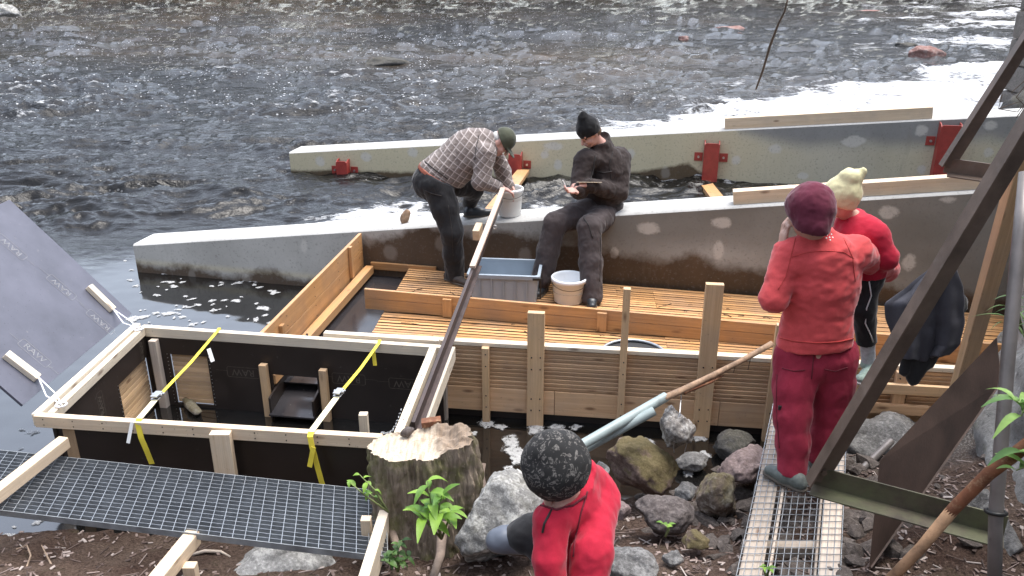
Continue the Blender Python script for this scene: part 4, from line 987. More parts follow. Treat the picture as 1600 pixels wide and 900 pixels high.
# ------------------------------------------------------------------ ratchet straps over the box
def ribbon(mb, pts, w, side, th=.003):
    pts = [Vector(p) for p in pts]; side = Vector(side).normalized()
    for a, b_ in zip(pts[:-1], pts[1:]):
        d = (b_ - a).normalized(); mb.plank(a - d * .001, b_ + d * .001, w, th, up=side.cross(d), tint=0)
def strap(label, far, near, drop, rat, tagp, tails):
    t = thing('ratchet_strap', label, 'strap', far, 'yellow straps across the plywood box')
    d = (near - far).normalized(); sd_ = Vector((d.y, -d.x, 0)).normalized()
    k = (rat - far).length / (near - far).length; r_ = far.lerp(near, k)
    mb = MB(); ribbon(mb, [far + Vector((0, .045, -.10)), far + Vector((0, .04, .004)), far, far.lerp(r_, .5) + Vector((0, 0, -.008)), r_ + Vector((0, 0, .008))], .022, sd_)
    mb.build('webbing', M['strap'], t)
    mb = MB(); ribbon(mb, [r_ + Vector((0, 0, .010)), near + Vector((0, 0, .006))], .036, sd_); mb.build('wide_webbing', M['strap_white'], t)
    mb = MB(); ribbon(mb, [near + Vector((0, 0, .005)), near + Vector((0, -.03, -.01))] + [Vector(p) for p in drop], .032, sd_); mb.build('tail', M['strap'], t)
    u = Vector((0, 0, 1)); mb = MB(); mb.plank(r_ - d * .045 + u * .012, r_ + d * .045 + u * .014, .05, .006); mb.plank(r_ - d * .03 + u * .03, r_ + d * .05 + u * .036, .044, .008)
    mb.tube([r_ - sd_ * .032 + u * .024, r_ + sd_ * .032 + u * .024], .011, 10); mb.build('ratchet', M['zinc'], t, bevel=.002)
    for (p, v, w, m_) in tagp:
        mb = MB(); ribbon(mb, [p, p + Vector(v) * .5, p + Vector(v)], w, sd_); mb.build('label_tag', M[m_], t)
    return t
fz = ZB + .003
a, n_ = Zp(340, 517, fz), Zp(218, 655, fz)
strap('left yellow ratchet strap with white tag across the black box', a, n_, [n_ + Vector((.012, -.045, -.10)), n_ + Vector((.03, -.05, -.17)), n_ + Vector((.045, -.045, -.27))], Zp(243, 622, fz), [(Zp(326, 545, fz), (.035, -.05, -.07), .026, 'tagcloth'), (n_ + Vector((-.03, -.03, .0)), (-.03, -.03, -.12), .02, 'tagcloth')], [])
a, n_ = Zp(592, 536, fz), Zp(486, 676, fz)
strap('right yellow ratchet strap with knotted yellow tail across the black box', a, n_, [n_ + Vector((.012, -.045, -.08)), n_ + Vector((.03, -.048, -.2)), n_ + Vector((.05, -.045, -.34))], Zp(527, 617, fz), [(Zp(583, 548, fz), (.01, -.02, -.10), .026, 'strap'), (n_ + Vector((.02, -.055, -.06)), (-.03, -.01, -.12), .028, 'strap')], [])

# ------------------------------------------------------------------ hinged plywood lid lying out over the river
sA, sB = Zp(206, 490, .50), Zp(36, 633, .50)                       # edge towards the box
e = (sB - sA).normalized()
y0_, y1_ = 5.3, 7.5                                                # the lid is a rectangle: find the upright corner square to the hinge edge
for _ in range(40):
    ym = (y0_ + y1_) / 2
    if (Yp(15, 312, ym) - sA).dot(e) > 0: y0_ = ym
    else: y1_ = ym
far_ = Yp(15, 312, ym); Ls = (far_ - sA).length; ov = (far_ - sA).normalized()
sh = thing('plywood_sheet', 'grey film-faced plywood lid tied to the black box, standing tilted over the river', 'plywood lid', sA)
# true perpendicular from the traced corner keeps the sheet rectangular
MB().prism([sA, sB, sB + ov * Ls, sA + ov * Ls], (e.cross(ov)).normalized() * (.018 if e.cross(ov).z < 0 else -.018)).build('sheet', M['ply_grey'], sh)
nS = e.cross(ov); nS = nS if nS.z > 0 else -nS; nS.normalize()
def onsheet(px, py):
    d = _ray(px, py); o = Vector((0, 0, CAM_H)); t = (sA - o).dot(nS) / d.dot(nS); return o + d * t
for (x0_, y0_, x1_, y1_) in ((136, 450, 174, 487), (6, 556, 56, 594)):
    MB().plank(onsheet(x0_, y0_) + nS * .021, onsheet(x1_, y1_) + nS * .021, .055, .040, up=nS).build('batten', M['pine_pale'], sh, bevel=.004)
shp = sh.children[0]
up_e = (onsheet(60, 553) - onsheet(40, 538)).normalized()
for (px, py, fl_) in ((18, 386, 1), (96, 449, 1), (157, 503, 1), (54, 552, 0)):
    x_ = onsheet(px + 20, py + 17) - onsheet(px - 20, py - 17); stamp(shp, onsheet(px, py), -x_ if fl_ else x_, nS, .072, M['print'])
for (x0_, y0_, tgt) in ((174, 485, Zp(217, 515, ZB)), (57, 592, Zp(96, 634, ZB))):
    p0 = onsheet(x0_, y0_) + nS * .02; mb = MB()
    for o_ in (-.012, .012):
        mid = p0.lerp(tgt, .55) + Vector((o_ * 2, o_, -.02)); mb.tube([p0, mid, tgt + Vector((0, 0, .01))], .0045, 6)
    mb.tube([tgt + Vector((.03 * math.cos(k * .7), .03 * math.sin(k * .7), .008)) for k in range(10)], .006, 6); mb.build('cord', M['rope'], sh)

# ------------------------------------------------------------------ steel rail with planed wooden top reaching from the stump to the bucket
rt = thing('rail', 'long dark steel bar with a pale wooden lath running from the stump to the bucket', 'rail', Zp(640, 672, .68))
q0, q1 = Zp(646, 668, .73), Yp(786, 303, 7.02)
rdir = (q1 - q0); k_ = .42
qm = q0 + rdir * .60
mb = MB(); mb.plank(q0, q1 - rdir * .03, .022, .075, tint=-.3); mb.plank(q0 + Vector((.022, 0, -.03)), qm + Vector((.022, 0, -.03)), .03, .010); mb.build('steel_bar', M['rail_steel'], rt, bevel=.002)
MB().plank(q0 + rdir * .545 + Vector((0, 0, .049)), q1 + Vector((0, 0, .049)), .042, .022, tint=.1).build('wooden_lath', M['plank_mauve'], rt, bevel=.002)
e0 = Yp(752, 362, 6.45); e1 = rdir.normalized(); MB().plank(e0 - e1 * .075 + Vector((-.03, 0, 0)), e0 + e1 * .085 + Vector((-.03, 0, 0)), .055, .085).build('wood_block', M['pine'], rt, bevel=.003)
mb = MB(); pE = q0 + rdir * .79 + Vector((.035, 0, .0)); mb.tube([pE + Vector((.014 * math.cos(a), 0, .014 * math.sin(a))) for a in np.linspace(0, 6.2, 10)], .004, 6); mb.build('eye_bolt', M['zinc'], rt)
# chain hanging from box frame to the stump
ch = MB(); c0, c1 = Zp(627, 640, .60), Zp(597, 676, .74)
for i in range(14):
    p_ = c0.lerp(c1, i / 13) + Vector((0, 0, -.06 * math.sin(math.pi * i / 13))); ax = Vector((1, 0, 0)) if i % 2 else Vector((0, 0, 1)); dr = (c1 - c0).normalized(); ch.tube([p_ + dr * .012 * math.cos(a) + ax * .006 * math.sin(a) for a in np.linspace(0, 6.28, 8)], .0022, 5)
tag(ch.build('chain', M['zinc'], base=tuple(c0)), 'thin metal chain from box corner to the stump', 'chain')

# ------------------------------------------------------------------ beams lying on the walls and across the channel
def wall_beam(label, px0, px1, a, b_, d, zt, off, w, h):
    p0, p1 = Lp(*px0, a, b_), Lp(*px1, a, b_); L = math.hypot(1, d); n = Vector((-d / L, 1 / L, 0))
    P = [Vector((p.x, a[1] + d * (p.x - a[0]), zt(p.x) + h / 2 + .002)) + n * (off + w / 2) for p in (p0, p1)]
    o = MB().plank(P[0], P[1], w, h, tint=.1).build('timber_beam', M['pine_pale' if h > .2 else 'pine'], bevel=.004, base=tuple(P[0])); tag(o, label, 'beam', 'loose timber beams on the walls')
wall_beam('pale squared timber lying on the far wall above the third red bracket', (1132, 203), (1457, 186), W2a, W2b, W2d, W2z, .03, .12, .145)
wall_beam('pale squared timber lying on the near wall behind the yellow beanie', (1145, 322), (1560, 296), W1a, W1b, W1d, W1z, .05, .11, .115)
def ch_beam(label, xa, xb, za, zb):
    p0 = Vector((xa, W2y(xa) - .10, za)); p1 = Vector((xb, W1y(xb) + .42, zb))
    o = MB().plank(p0, p1, .17, .055, tint=.3).build('channel_beam', M['pine_wet'], bevel=.004, base=tuple(p0)); tag(o, label, 'beam', 'orange beams across the channel')
ch_beam('wet orange plank across the channel by the bending man and second bracket', .16, -.21, .24, .74)
ch_beam('wet orange plank across the channel below the third red bracket', 2.60, 2.30, .21, .50)

# ------------------------------------------------------------------ red steel brackets on the far wall
def bracket(label, px, ytop, ybot, w):
    p = Lp(px, ytop, W2a, W2b); q = Lp(px, ybot, W2a, W2b); base = Vector((p.x, W2y(p.x), q.z - .25))
    t = thing('steel_bracket', label, 'bracket', base, 'red steel brackets on the far wall')
    L = math.hypot(1, W2d); d = Vector((1 / L, W2d / L, 0)); n = Vector((W2d / L, -1 / L, 0)); zt, z0 = p.z, q.z - .25; dep = .13
    mb = MB(); c = base + n * dep
    mb.prism([c - d * w / 2 + Vector((0, 0, 0)), c + d * w / 2, c + d * w / 2 + Vector((0, 0, zt - z0 - .02)), c + d * (w / 2 - .03) + Vector((0, 0, zt - z0)), c - d * (w / 2 - .03) + Vector((0, 0, zt - z0)), c - d * w / 2 + Vector((0, 0, zt - z0 - .02))], -n * .010)
    for s_ in (-1, 1):
        a_ = base + d * s_ * (w / 2 + (0 if s_ > 0 else .0)) + n * .004
        mb.prism([a_, a_ + n * (dep - .002), a_ + n * (dep - .002) + Vector((0, 0, zt - z0 - .03)), a_ + n * (dep - .05) + Vector((0, 0, zt - z0 + .01)), a_ + Vector((0, 0, zt - z0 + .02))], d * .012 * -s_)
    mb.build('channel', M['red_paint'], t, bevel=.003)
    for s_ in (-1, 1):
        z_ = zt - .18 * (zt - q.z) - .10; a_ = base + d * s_ * (w / 2 + .065) + n * .008; a_.z = z_
        ear = MB().plank(a_ - d * .055, a_ + d * .055, .010, .115).build('ear_plate', M['red_paint'], t, bevel=.002)
        MB().tube([a_ + n * .005, a_ + n * .028], .016, 6).build('bolt', M['zinc'], ear)
    return t
bracket('small red bracket nearest the left end of the far wall', 538, 249, 283, .17)
bracket('red steel bracket beside the cap of the bending man', 807, 238, 278, .18)
bracket('tall red steel bracket between the seated man and the loose timber, above an orange plank', 1113, 221, 291, .20)
bracket('tallest dark red bracket partly hidden by the steel staircase frame', 1484, 193, 278, .25)

# ------------------------------------------------------------------ buckets and crate
def bucket(label, c, r, h, mat, water=None, rim=True):
    t = thing('bucket', label, 'bucket', c); rb = r * .86; c = Vector(c)
    MB().lathe([(0, .003), (rb - .01, .003), (rb, .010), (r - .004, h - .035), (r + .008, h - .034), (r + .008, h - .006), (r + .003, h), (r - .004, h), (r - .006, h - .02), (rb - .006, .012), (0, .010)], c, 36).build('tub', mat, t, smooth=True)
    mb = MB(); mb.tube([c + Vector(((r + .012) * math.cos(a), (r + .012) * math.sin(a), h - .03 - .045 * math.sin((a - 3.3) / 2.9 * math.pi))) for a in np.linspace(3.3, 6.2, 18)], .0026, 6); mb.build('handle', M['black'], t)
    if water: MB().lathe([(r * .95, h * water), (0, h * water + .001)], c, 32).build('water', M['bucketwater'], t)
    return t
cb_ = Vector((-.02, W1y(-.02) + .17, W1z(-.02) + .002))
bucket('white plastic bucket standing on the concrete wall under the bending man', cb_, .120, .265, M['bucket'], .6)
cd_ = Zp(890, 479, DZ); bucket('translucent white bucket standing on the slats at the seated man\'s boots', (cd_.x, cd_.y + .13, DZ), .148, .225, M['bucket_thin'], .45)
tc = Zp(790, 478, DZ); cr = thing('plastic_crate', 'grey open plastic crate on the slatted floor beside the white bucket', 'crate', (tc.x, tc.y + .21, DZ))
def rrect(w, d, r, n=5):
    out_ = []
    for (sx, sy, a0) in ((1, 1, 0), (-1, 1, 90), (-1, -1, 180), (1, -1, 270)):
        for k in range(n): a = R(a0 + 90 * k / (n - 1)); out_.append((sx * (w / 2 - r) + r * math.cos(a), sy * (d / 2 - r) + r * math.sin(a)))
    return out_
def shell(mb, prof, rz, c, r):
    """prof: (w, d, z) rings"""
    b0 = len(mb.v); q = Matrix.Rotation(rz, 3, 'Z'); n = 20
    for (w, d, z) in prof:
        for (x, y) in rrect(w, d, r): mb.v.append(tuple(Vector(c) + q @ Vector((x, y, z))))
    for i in range(len(prof) - 1):
        for k in range(n): k2 = (k + 1) % n; mb.quad_uv((b0 + i * n + k, b0 + i * n + k2, b0 + (i + 1) * n + k2, b0 + (i + 1) * n + k), [(0, 0)] * 4, 0)
    mb.quad_uv(tuple(b0 + (len(prof) - 1) * n + k for k in range(n)), [(0, 0)] * n, 0); mb.quad_uv(tuple(b0 + k for k in reversed(range(n))), [(0, 0)] * n, 0)
rz = -.10; cc = (tc.x, tc.y + .21, DZ); q = Matrix.Rotation(rz, 3, 'Z'); CH = .275
mb = MB(); shell(mb, [(.55, .36, .004), (.585, .39, CH - .055), (.585, .39, CH - .004)][:2] + [(.588, .393, CH), (.572, .377, CH), (.57, .375, CH - .03), (.535, .345, .012)], rz, cc, .03); mb.build('tub', M['crate'], cr, bevel=0)
mb = MB(); shell(mb, [(.588, .394, CH - .032), (.622, .428, CH - .032), (.624, .430, CH + .002), (.618, .424, CH + .004), (.573, .379, CH + .004), (.573, .379, CH - .02)], rz, cc, .03)
mb.f.pop(); mb.uv.pop(); mb.t.pop(); mb.f.pop(); mb.uv.pop(); mb.t.pop(); mb.build('rim', M['crate'], cr, bevel=.002)
for x in (-.20, -.10, 0, .10, .20): 
    a_ = Vector(cc) + q @ Vector((x, -.190, 0)); c_ = Vector(cc) + q @ Vector((x, -.202, 0)); MB().plank(a_ + Vector((0, 0, .02)), c_ + Vector((0, 0, CH - .033)), .008, .014, up=(0, -1, 0)).build('rib', M['crate'], cr)
for x in (-.285, .285):
    a_ = Vector(cc) + q @ Vector((x, -.214, CH - .02)); MB().plank(a_ - Vector((.035, 0, 0)), a_ + Vector((.035, 0, 0)), .012, .02).build('clip', M['black'], cr, bevel=.002)
    a_ = Vector(cc) + q @ Vector((x * 1.035, 0, CH * .45)); 
MB().plank(Vector(cc) + q @ Vector((.312, -.14, .05)), Vector(cc) + q @ Vector((.312, -.14, .24)), .02, .012, up=(1, 0, 0)).build('clip', M['black'], cr, bevel=.002)
# landing-net hoop behind the front wall
hc = Zp(990, 555, .335); hp = thing('net_hoop', 'round black net hoop lying on the slats behind the front wall', 'landing net', (hc.x, hc.y, .32))
mb = MB(); mb.tube([hc + Vector((.245 * math.cos(a), .235 * math.sin(a) + .0, .012 * math.sin(a))) for a in np.linspace(0, 2 * math.pi, 40)], .012, 8); mb.build('hoop', M['galv'], hp, smooth=True)
MB().lathe([(.235, .0), (.15, -.012), (0, -.018)], hc, 30).build('netting', M['net'], hp, smooth=True)
# little stick lying on the near wall
o = rock_obj('dead_leaf', 'curled brown dead leaf standing on the pale wall top left of the man', (-1.02, W1y(-1.02) + .16, W1z(-1.02) + .055), (.10, .05, .15), 15, M['branch'], sub=3, cat='leaf', tilt=.5)
# ------------------------------------------------------------------ steel grating gangway and its timbers
GZ = .42
gFR, gNR, gFL = Zp(602, 768, GZ), Zp(606, 870, GZ), Zp(-60, 697, GZ)
gu = (gFL - gFR).normalized(); gv = (gNR - gFR); GWd = gv.length; gv.normalize(); GL = 3.1
gt = thing('steel_grating', 'galvanised steel grating gangway between bank and plywood box', 'grating', gFR)
def gp(u, v, z=0): return gFR + gu * u + gv * v + Vector((0, 0, z))
mb = MB(); nb = 16
for i in range(1, nb): mb.plank(gp(0, GWd * i / nb, -.016), gp(GL, GWd * i / nb, -.016), .0030, .030, tint=0)
mb.build('bearing_bars', M['galv_shaded'], gt)
mb = MB()
for i in range(1, nb): mb.plank(gp(0, GWd * i / nb, .0004), gp(GL, GWd * i / nb, .0004), .0022, .0016, tint=0)  # lighter strips paint the light on the tops of the bearing bars
for i in range(int(GL / .064)): mb.plank(gp(.03 + i * .064, 0, .0008), gp(.03 + i * .064, GWd, .0008), .0030, .004, tint=0)
mb.build('cross_bars', M['galv'], gt)
mb = MB()
for v in (0, GWd): mb.plank(gp(0, v, -.016), gp(GL, v, -.016), .004, .036)
mb.plank(gp(0, 0, -.016), gp(0, GWd, -.016), .004, .036); mb.build('edge_bar', M['galv_shaded'], gt)
def timber(name, label, p0, p1, w, h, mat='pine', group='timbers around the grating', up=(0, 0, 1), cat='timber', extra=None):
    t = thing(name, label, cat, p0, group); MB().plank(p0, p1, w, h, up=up, tint=.2).build('beam', M[mat], t, bevel=.004)
    return t
p0, p1 = Zp(100, 683, .53), Zp(-70, 815, .50); timber('support_beam', 'pale timber running from the box corner over the left end of the grating', p0 - Vector((0, 0, .03)), p1 - Vector((0, 0, .03)), .062, .07)
gb0, gb1 = Zp(300, 842, .375), Zp(205, 960, .39); t = timber('support_beam', 'pale timber under the middle of the grating reaching to the bottom edge', gb0 + (gb0 - gb1).normalized() * .02, gb1, .072, .075)
c = gb0.lerp(gb1, .30) + Vector((.045, 0, 0)); MB().plank(c + Vector((.02, 0, -.03)), c + Vector((.02, 0, -.4)), .06, .05, up=(0, 1, 0)).build('prop', M['pine'], t, bevel=.003)
ga, gb = Zp(603, 778, .47), Zp(562, 905, .50); t = timber('support_beam', 'weathered timber set on edge at the right end of the grating by the stump', ga - Vector((-.015, 0, .06)), gb - Vector((-.015, 0, .07)), .05, .15, 'pine_pale')
c = Zp(577, 812, .5); MB().plank(c + Vector((-.02, .02, -.005)), c + Vector((-.02, .02, -.4)), .05, .045, up=(0, 1, 0)).build('stub_post', M['pine'], t, bevel=.003)

# ------------------------------------------------------------------ tree stump
sc = Vector((-.462, 3.64, 0)); SZ0, SZ1 = .05, .78
st = thing('tree_stump', 'sawn tree stump with pale cut top and mossy ragged bark', 'tree stump', (sc.x, sc.y, SZ0))
def stump():
    na, nz = 220, 70; A = np.linspace(0, 2 * np.pi, na, endpoint=False)[:, None]; T = np.linspace(0, 1, nz)[None, :]
    ca, sa = np.cos(A), np.sin(A)
    base = .196 + .040 * np.cos(A) ** 2 + .03 * np.cos(2 * (A - .4)) + .05 * np.exp(-((((A + .5 + np.pi) % (2 * np.pi)) - np.pi) / .5) ** 2)
    flare = 1 + .42 * (1 - T) ** 2.2 * (1 + .55 * np.sin(5 * A + 1)) + .03 * np.sin(3 * A)
    z = SZ0 + (SZ1 - SZ0) * T
    top = SZ1 + .05 * sstep(.05, .75, ca * .9 + sa * .25) * (1 + .7 * gnoise(ca * 2.2, sa * 2.2, 2.)) + .006 * gnoise(ca * 5, sa * 5, 1.)
    z = SZ0 + (top - SZ0) * T
    r = base * flare
    groove = 1 - 2 * np.abs(gnoise(ca * 6.5 + .3 * gnoise(ca * 3, sa * 3, z * 3), sa * 6.5, z * 1.6))
    r = r + .016 * groove + .030 * fbm(ca * 2.2, sa * 2.2, z * 4, 4) + .010 * gnoise(ca * 22, sa * 22, z * 14)
    r = r * (1 - .04 * sstep(.9, 1, T))
    V = np.stack([sc.x + r * ca, sc.y + r * sa * .82, z], -1); i = np.arange(na * nz).reshape(na, nz); j = np.roll(i, -1, 0)
    F = np.stack([i[:, :-1], j[:, :-1], j[:, 1:], i[:, 1:]], -1).reshape(-1, 4)
    return npmesh('bark', V.reshape(-1, 3), F), V[:, -1]
me, rim = stump(); link('bark', me, M['bark'], st, smooth=True)
def cap(rim):
    n = len(rim); cx = rim.mean(0); cx[2] = SZ1 - .012; V = [rim]; rings = 24
    for k in range(1, rings + 1):
        f = 1 - k / rings; q = cx + (rim - cx) * f
        rag = sstep(.03, .15, q[:, 0] - sc.x + .25 * (q[:, 1] - sc.y)); zc = SZ1 - .010 + .002 * gnoise(q[:, 0] * 30, q[:, 1] * 30, .5) + rag * (.035 + .05 * gnoise(q[:, 0] * 13, q[:, 1] * 13, .5) + .02 * gnoise(q[:, 0] * 40, q[:, 1] * 40, .5))
        w_ = sstep(0, .12, k / rings); q[:, 2] = rim[:, 2] * (1 - w_) + zc * w_; V.append(q)
    V = np.concatenate(V); i = np.arange(n * (rings + 1)).reshape(rings + 1, n); j = np.roll(i, -1, 1); me = npmesh('cut_top', V, np.stack([i[:-1], j[:-1], j[1:], i[1:]], -1).reshape(-1, 4))
    vattr(me, 'rag', sstep(.05, .13, V[:, 0] - sc.x + .25 * (V[:, 1] - sc.y) + .03 * gnoise(V[:, 0] * 20, V[:, 1] * 20, 1.))); return me
link('cut_top', cap(rim), M['cutface'], st, smooth=True)
p = Zp(718, 680, .755); MB().lathe([(.062, -.06), (.066, .012), (.050, .026), (.034, .014), (.026, -.04)], p, 20, sy=.8).build('knot_hole', M['bark'], st, smooth=True)
rock_obj('stone', 'small grey stone lying on the sawn stump', Zp(636, 675, .80), (.085, .06, .055), 23, M['rock_dark'], sub=3, cat='stone')
p = Zp(674, 664, .80); MB().plank(p + Vector((-.05, 0, .01)), p + Vector((.05, .01, .02)), .05, .03, tint=0).build('bark_chip', M['rust'], st)
# roots at the foot of the stump
for k, pts in enumerate(([(690, 840, .42), (688, 868, .46), (676, 905, .50)], [(620, 790, .3), (612, 830, .36), (626, 870, .43)], [(750, 745, .2), (762, 790, .28), (770, 830, .3)])):
    P = [Zp(*q) for q in pts]; MB().tube([P[0] + Vector((0, .05, .06))] + P, [.035, .028, .022, .018], 9).build('root', M['root'], st, smooth=True)

# ------------------------------------------------------------------ pale green pipes, counterweight pole, hanging rock
pa0, pa1 = Zp(880, 712, .58), Yp(1040, 620, 4.25)
def pipe(name, label, pts, r, mat, cat='pipe', group=None, hollow=True):
    t = thing(name, label, cat, pts[0], group); MB().tube(pts, r, 18, cap=not hollow).build('tube', mat, t, smooth=True)
    if hollow:
        d = (Vector(pts[-1]) - Vector(pts[-2])).normalized(); e = Vector(pts[-1])
        o = d.orthogonal().normalized(); s_ = d.cross(o); mb = MB(); n = 18; ri = r * .84
        for i in range(n):
            a0, a1 = 2 * math.pi * i / n, 2 * math.pi * (i + 1) / n; v0, v1 = o * math.cos(a0) + s_ * math.sin(a0), o * math.cos(a1) + s_ * math.sin(a1)
            mb.poly([e + v0 * r, e + v1 * r, e + v1 * ri, e + v0 * ri]); mb.poly([e + v0 * ri, e + v1 * ri, e + v1 * ri - d * .10, e + v0 * ri - d * .10])
        mb.poly([e + (o * math.cos(2 * math.pi * i / n) + s_ * math.sin(2 * math.pi * i / n)) * ri - d * .09 for i in range(n)]); mb.build('mouth', M['hollow'] if False else mat, t)
    return t
gp_ = 'pale green pipes by the bank'
pipe('plastic_pipe', 'longer pale green pipe with the dead branch stuck into its end', [pa0, pa1], .029, M['pipe'], group=gp_)
pb0, pb1 = Zp(905, 706, .50), Yp(1022, 642, 4.12); pipe('plastic_pipe', 'shorter pale green pipe lying just below the longer one', [pb0, pb1], .027, M['pipe'], group=gp_)
br = thing('dead_branch', 'bare brown branch sticking out of the pipe towards the woman', 'branch', pa1)
pts = [pa1 + (pa0 - pa1).normalized() * .12, Yp(1068, 609, 4.30), Yp(1110, 590, 4.42), Yp(1160, 563, 4.55), Yp(1206, 537, 4.66)]
MB().tube([pts[0], pts[0].lerp(pts[1], .5) + Vector((0, 0, .006)), pts[1], pts[2] + Vector((0, 0, .006)), pts[3], pts[4]], [.020, .021, .021, .019, .017, .019], 10).build('wood', M['branch'], br, smooth=True)
MB().tube([pts[1] + Vector((0, -.015, -.012)), pts[2] + Vector((0, -.02, -.018)), pts[2].lerp(pts[3], .4) + Vector((0, -.01, -.028))], [.012, .010, .004], 7).build('peeled_strip', M['rust'], br, smooth=True)
for (i, o_, l) in ((3, .3, .10), (2, .8, .06)):
    q = pts[i].lerp(pts[min(i + 1, 4)], o_); MB().tube([q, q + Vector((-.01, 0, -l))], .0025, 5).build('twig', M['twig'], br)
hr = Yp(1058, 674, 4.22); rk = rock_obj('hanging_rock', 'jagged grey rock hanging by wire from the dead branch', hr, (.25, .20, .29), 37, M['rock_hang'], sub=5, cuts=10, amp=.2, cat='rock')
hk = Yp(1064, 611, 4.29); w_ = MB()
w_.tube([hk + Vector((0, 0, .02)), hk + Vector((.0, -.02, -.05)), hr + Vector((.0, -.03, .14))], .004, 6)
for s_ in (-1, 1): w_.tube([hr + Vector((0, -.03, .14)), hr + Vector((.05 * s_, -.10, .05)), hr + Vector((.03 * s_, -.10, -.08))], .0025, 5)
w_.build('wire', M['zinc'], rk)

# ------------------------------------------------------------------ wire mesh walkway on two planks
wA, wB, wC, wD = Zp(1150, 900, .57), Zp(1313, 900, .57), Zp(1222, 566, .585), Zp(1327, 570, .585)
wl_ = (wC - wA); ext = -.28
wA2, wB2 = wA + wl_ * ext, wB + (wD - wB) * ext
wk = thing('mesh_walkway', 'narrow walkway of galvanised wire mesh over two weathered planks', 'walkway', wA)
for (k0, k1, w_, h_) in ((.03, .24, .085, .05), (.30, .33, .028, .06), (.745, .77, .022, .06), (.80, .985, .085, .05)):
    km = (k0 + k1) / 2; W_ = (wB - wA).length; MB().plank(wA2.lerp(wB2, km) - Vector((0, 0, h_ / 2 + .004)), wC.lerp(wD, km) - Vector((0, 0, h_ / 2 + .004)), W_ * (k1 - k0), h_).build('plank', M['pine_old'], wk, bevel=.004)
mb = MB(); nc = 14; LL = (wC - wA2).length; nrow = int(LL / .05)
jz = lambda: Vector((random.uniform(-.002, .002), 0, random.uniform(-.002, .003)))
for i in range(nc + 1): mb.tube([wA2.lerp(wB2, i / nc), wA2.lerp(wB2, i / nc).lerp(wC.lerp(wD, i / nc), .5) + jz(), wC.lerp(wD, i / nc)], .0021, 5)
for j in range(nrow + 1):
    t_ = j / nrow; a, b_ = wA2.lerp(wC, t_), wB2.lerp(wD, t_); mb.tube([a + jz() + Vector((0, 0, .003)), a.lerp(b_, .5) + jz() + Vector((0, 0, .003)), b_ + jz() + Vector((0, 0, .003))], .0021, 5)
mb.build('wire_mesh', M['galv'], wk)
for (px, py) in ((1213, 640), (1317, 612)):
    q = Zp(px, py, .59); MB().box(q, (.025, .012, .010), .5).build('clip', M['black'], wk)
for k in (.33, .82):
    q = wA2.lerp(wC, k); q2 = wB2.lerp(wD, k); MB().plank(q - Vector((0, 0, .09)), q2 - Vector((0, 0, .09)), .06, .06).build('cross_piece', M['pine_old'], wk, bevel=.003)

# ------------------------------------------------------------------ steel stair frames, handrail pipe, plate, poles
def angle_iron(mb, p0, p1, leg, th, up, flip=1):
    p0, p1 = Vector(p0), Vector(p1); d = (p1 - p0).normalized(); s_ = d.cross(Vector(up)).normalized(); u = s_.cross(d)
    mb.plank(p0, p1, th, leg, up=up, off=(0, 0)); mb.plank(p0 - u * (leg / 2 + th * .5 - .001) + s_ * flip * (leg / 2), p1 - u * (leg / 2 + th * .5 - .001) + s_ * flip * (leg / 2), leg * 1.06, th, up=up)
f1 = thing('stair_bracket', 'near rusty stair frame with sloping angle iron and mossy horizontal arm over the walkway', 'stair bracket', Zp(1285, 745, 1.08), 'steel stair brackets')
h0, h1 = Zp(1272, 742, 1.08), Zp(1572, 822, 1.08)
a_, b_ = (h0.x, h0.y), (h1.x, h1.y); top = Yp(1622, 175, 2.72)
mb = MB(); hd = (h1 - h0).normalized(); hn = Vector((hd.y, -hd.x, 0)); hn = hn if hn.y < 0 else -hn
mb.plank(h0 + Vector((0, 0, .0)), h1, .007, .088); mb.plank(h0 - Vector((0, 0, .046)) + hn * .04, h1 - Vector((0, 0, .046)) + hn * .04, .090, .007)
mb.build('arm', M['angle'], f1, bevel=.0015)
s0 = h0 + hd * .012 + hn * .010 + Vector((0, 0, -.02)); dgd = (top - s0).normalized(); sdv = Vector((0, -1, 0)).cross(dgd).normalized()
mb = MB(); mb.plank(s0, top, .090, .007, up=(0, -1, 0), tint=0); mb.plank(s0 + sdv * .046 * 1 + Vector((0, -.03, 0)), top + sdv * .046 + Vector((0, -.03, 0)), .007, .065, up=(0, -1, 0)); mb.build('sloping_angle', M['steel_dark'], f1, bevel=.0015)
q = s0 + dgd * .06 + Vector((0, -.008, 0)); MB().tube([q, q + Vector((0, -.014, 0))], .013, 6).build('bolt', M['steel_dark'], f1)
f2 = thing('stair_bracket', 'far dark stair frame with short horizontal step in front of the tallest red bracket', 'stair bracket', Yp(1478, 262, 4.7), 'steel stair brackets')
j0, j1, jt = Yp(1476, 258, 4.7), Yp(1580, 272, 4.55), Yp(1640, 5, 4.6)
mb = MB(); mb.plank(j0, j1, .008, .085); mb.plank(j0 + Vector((0, -.045, -.045)), j1 + Vector((0, -.045, -.045)), .09, .008); mb.build('arm', M['steel_dark'], f2, bevel=.0015)
d2 = (jt - j0).normalized(); s2 = Vector((0, -1, 0)).cross(d2).normalized()
mb = MB(); mb.plank(j0 + Vector((.01, -.012, -.01)), jt, .08, .008, up=(0, -1, 0)); mb.plank(j0 + s2 * .04 + Vector((0, -.03, -.01)), jt + s2 * .04 + Vector((0, -.03, 0)), .008, .05, up=(0, -1, 0)); mb.build('sloping_angle', M['steel_dark'], f2, bevel=.0015)
pp = [Yp(1553, 960, 2.32), Yp(1556, 800, 2.42), Yp(1575, 560, 2.62), Yp(1592, 380, 2.78), Yp(1603, 270, 2.9)]
hpipe = pipe('handrail_pipe', 'grey steel pipe running up along the rock face clamped to the mossy arm', pp, .0235, M['steel_grey'], group=None, hollow=False)
q = pp[1]; dr = (pp[2] - pp[0]).normalized(); o1_ = dr.orthogonal().normalized(); o2_ = dr.cross(o1_)
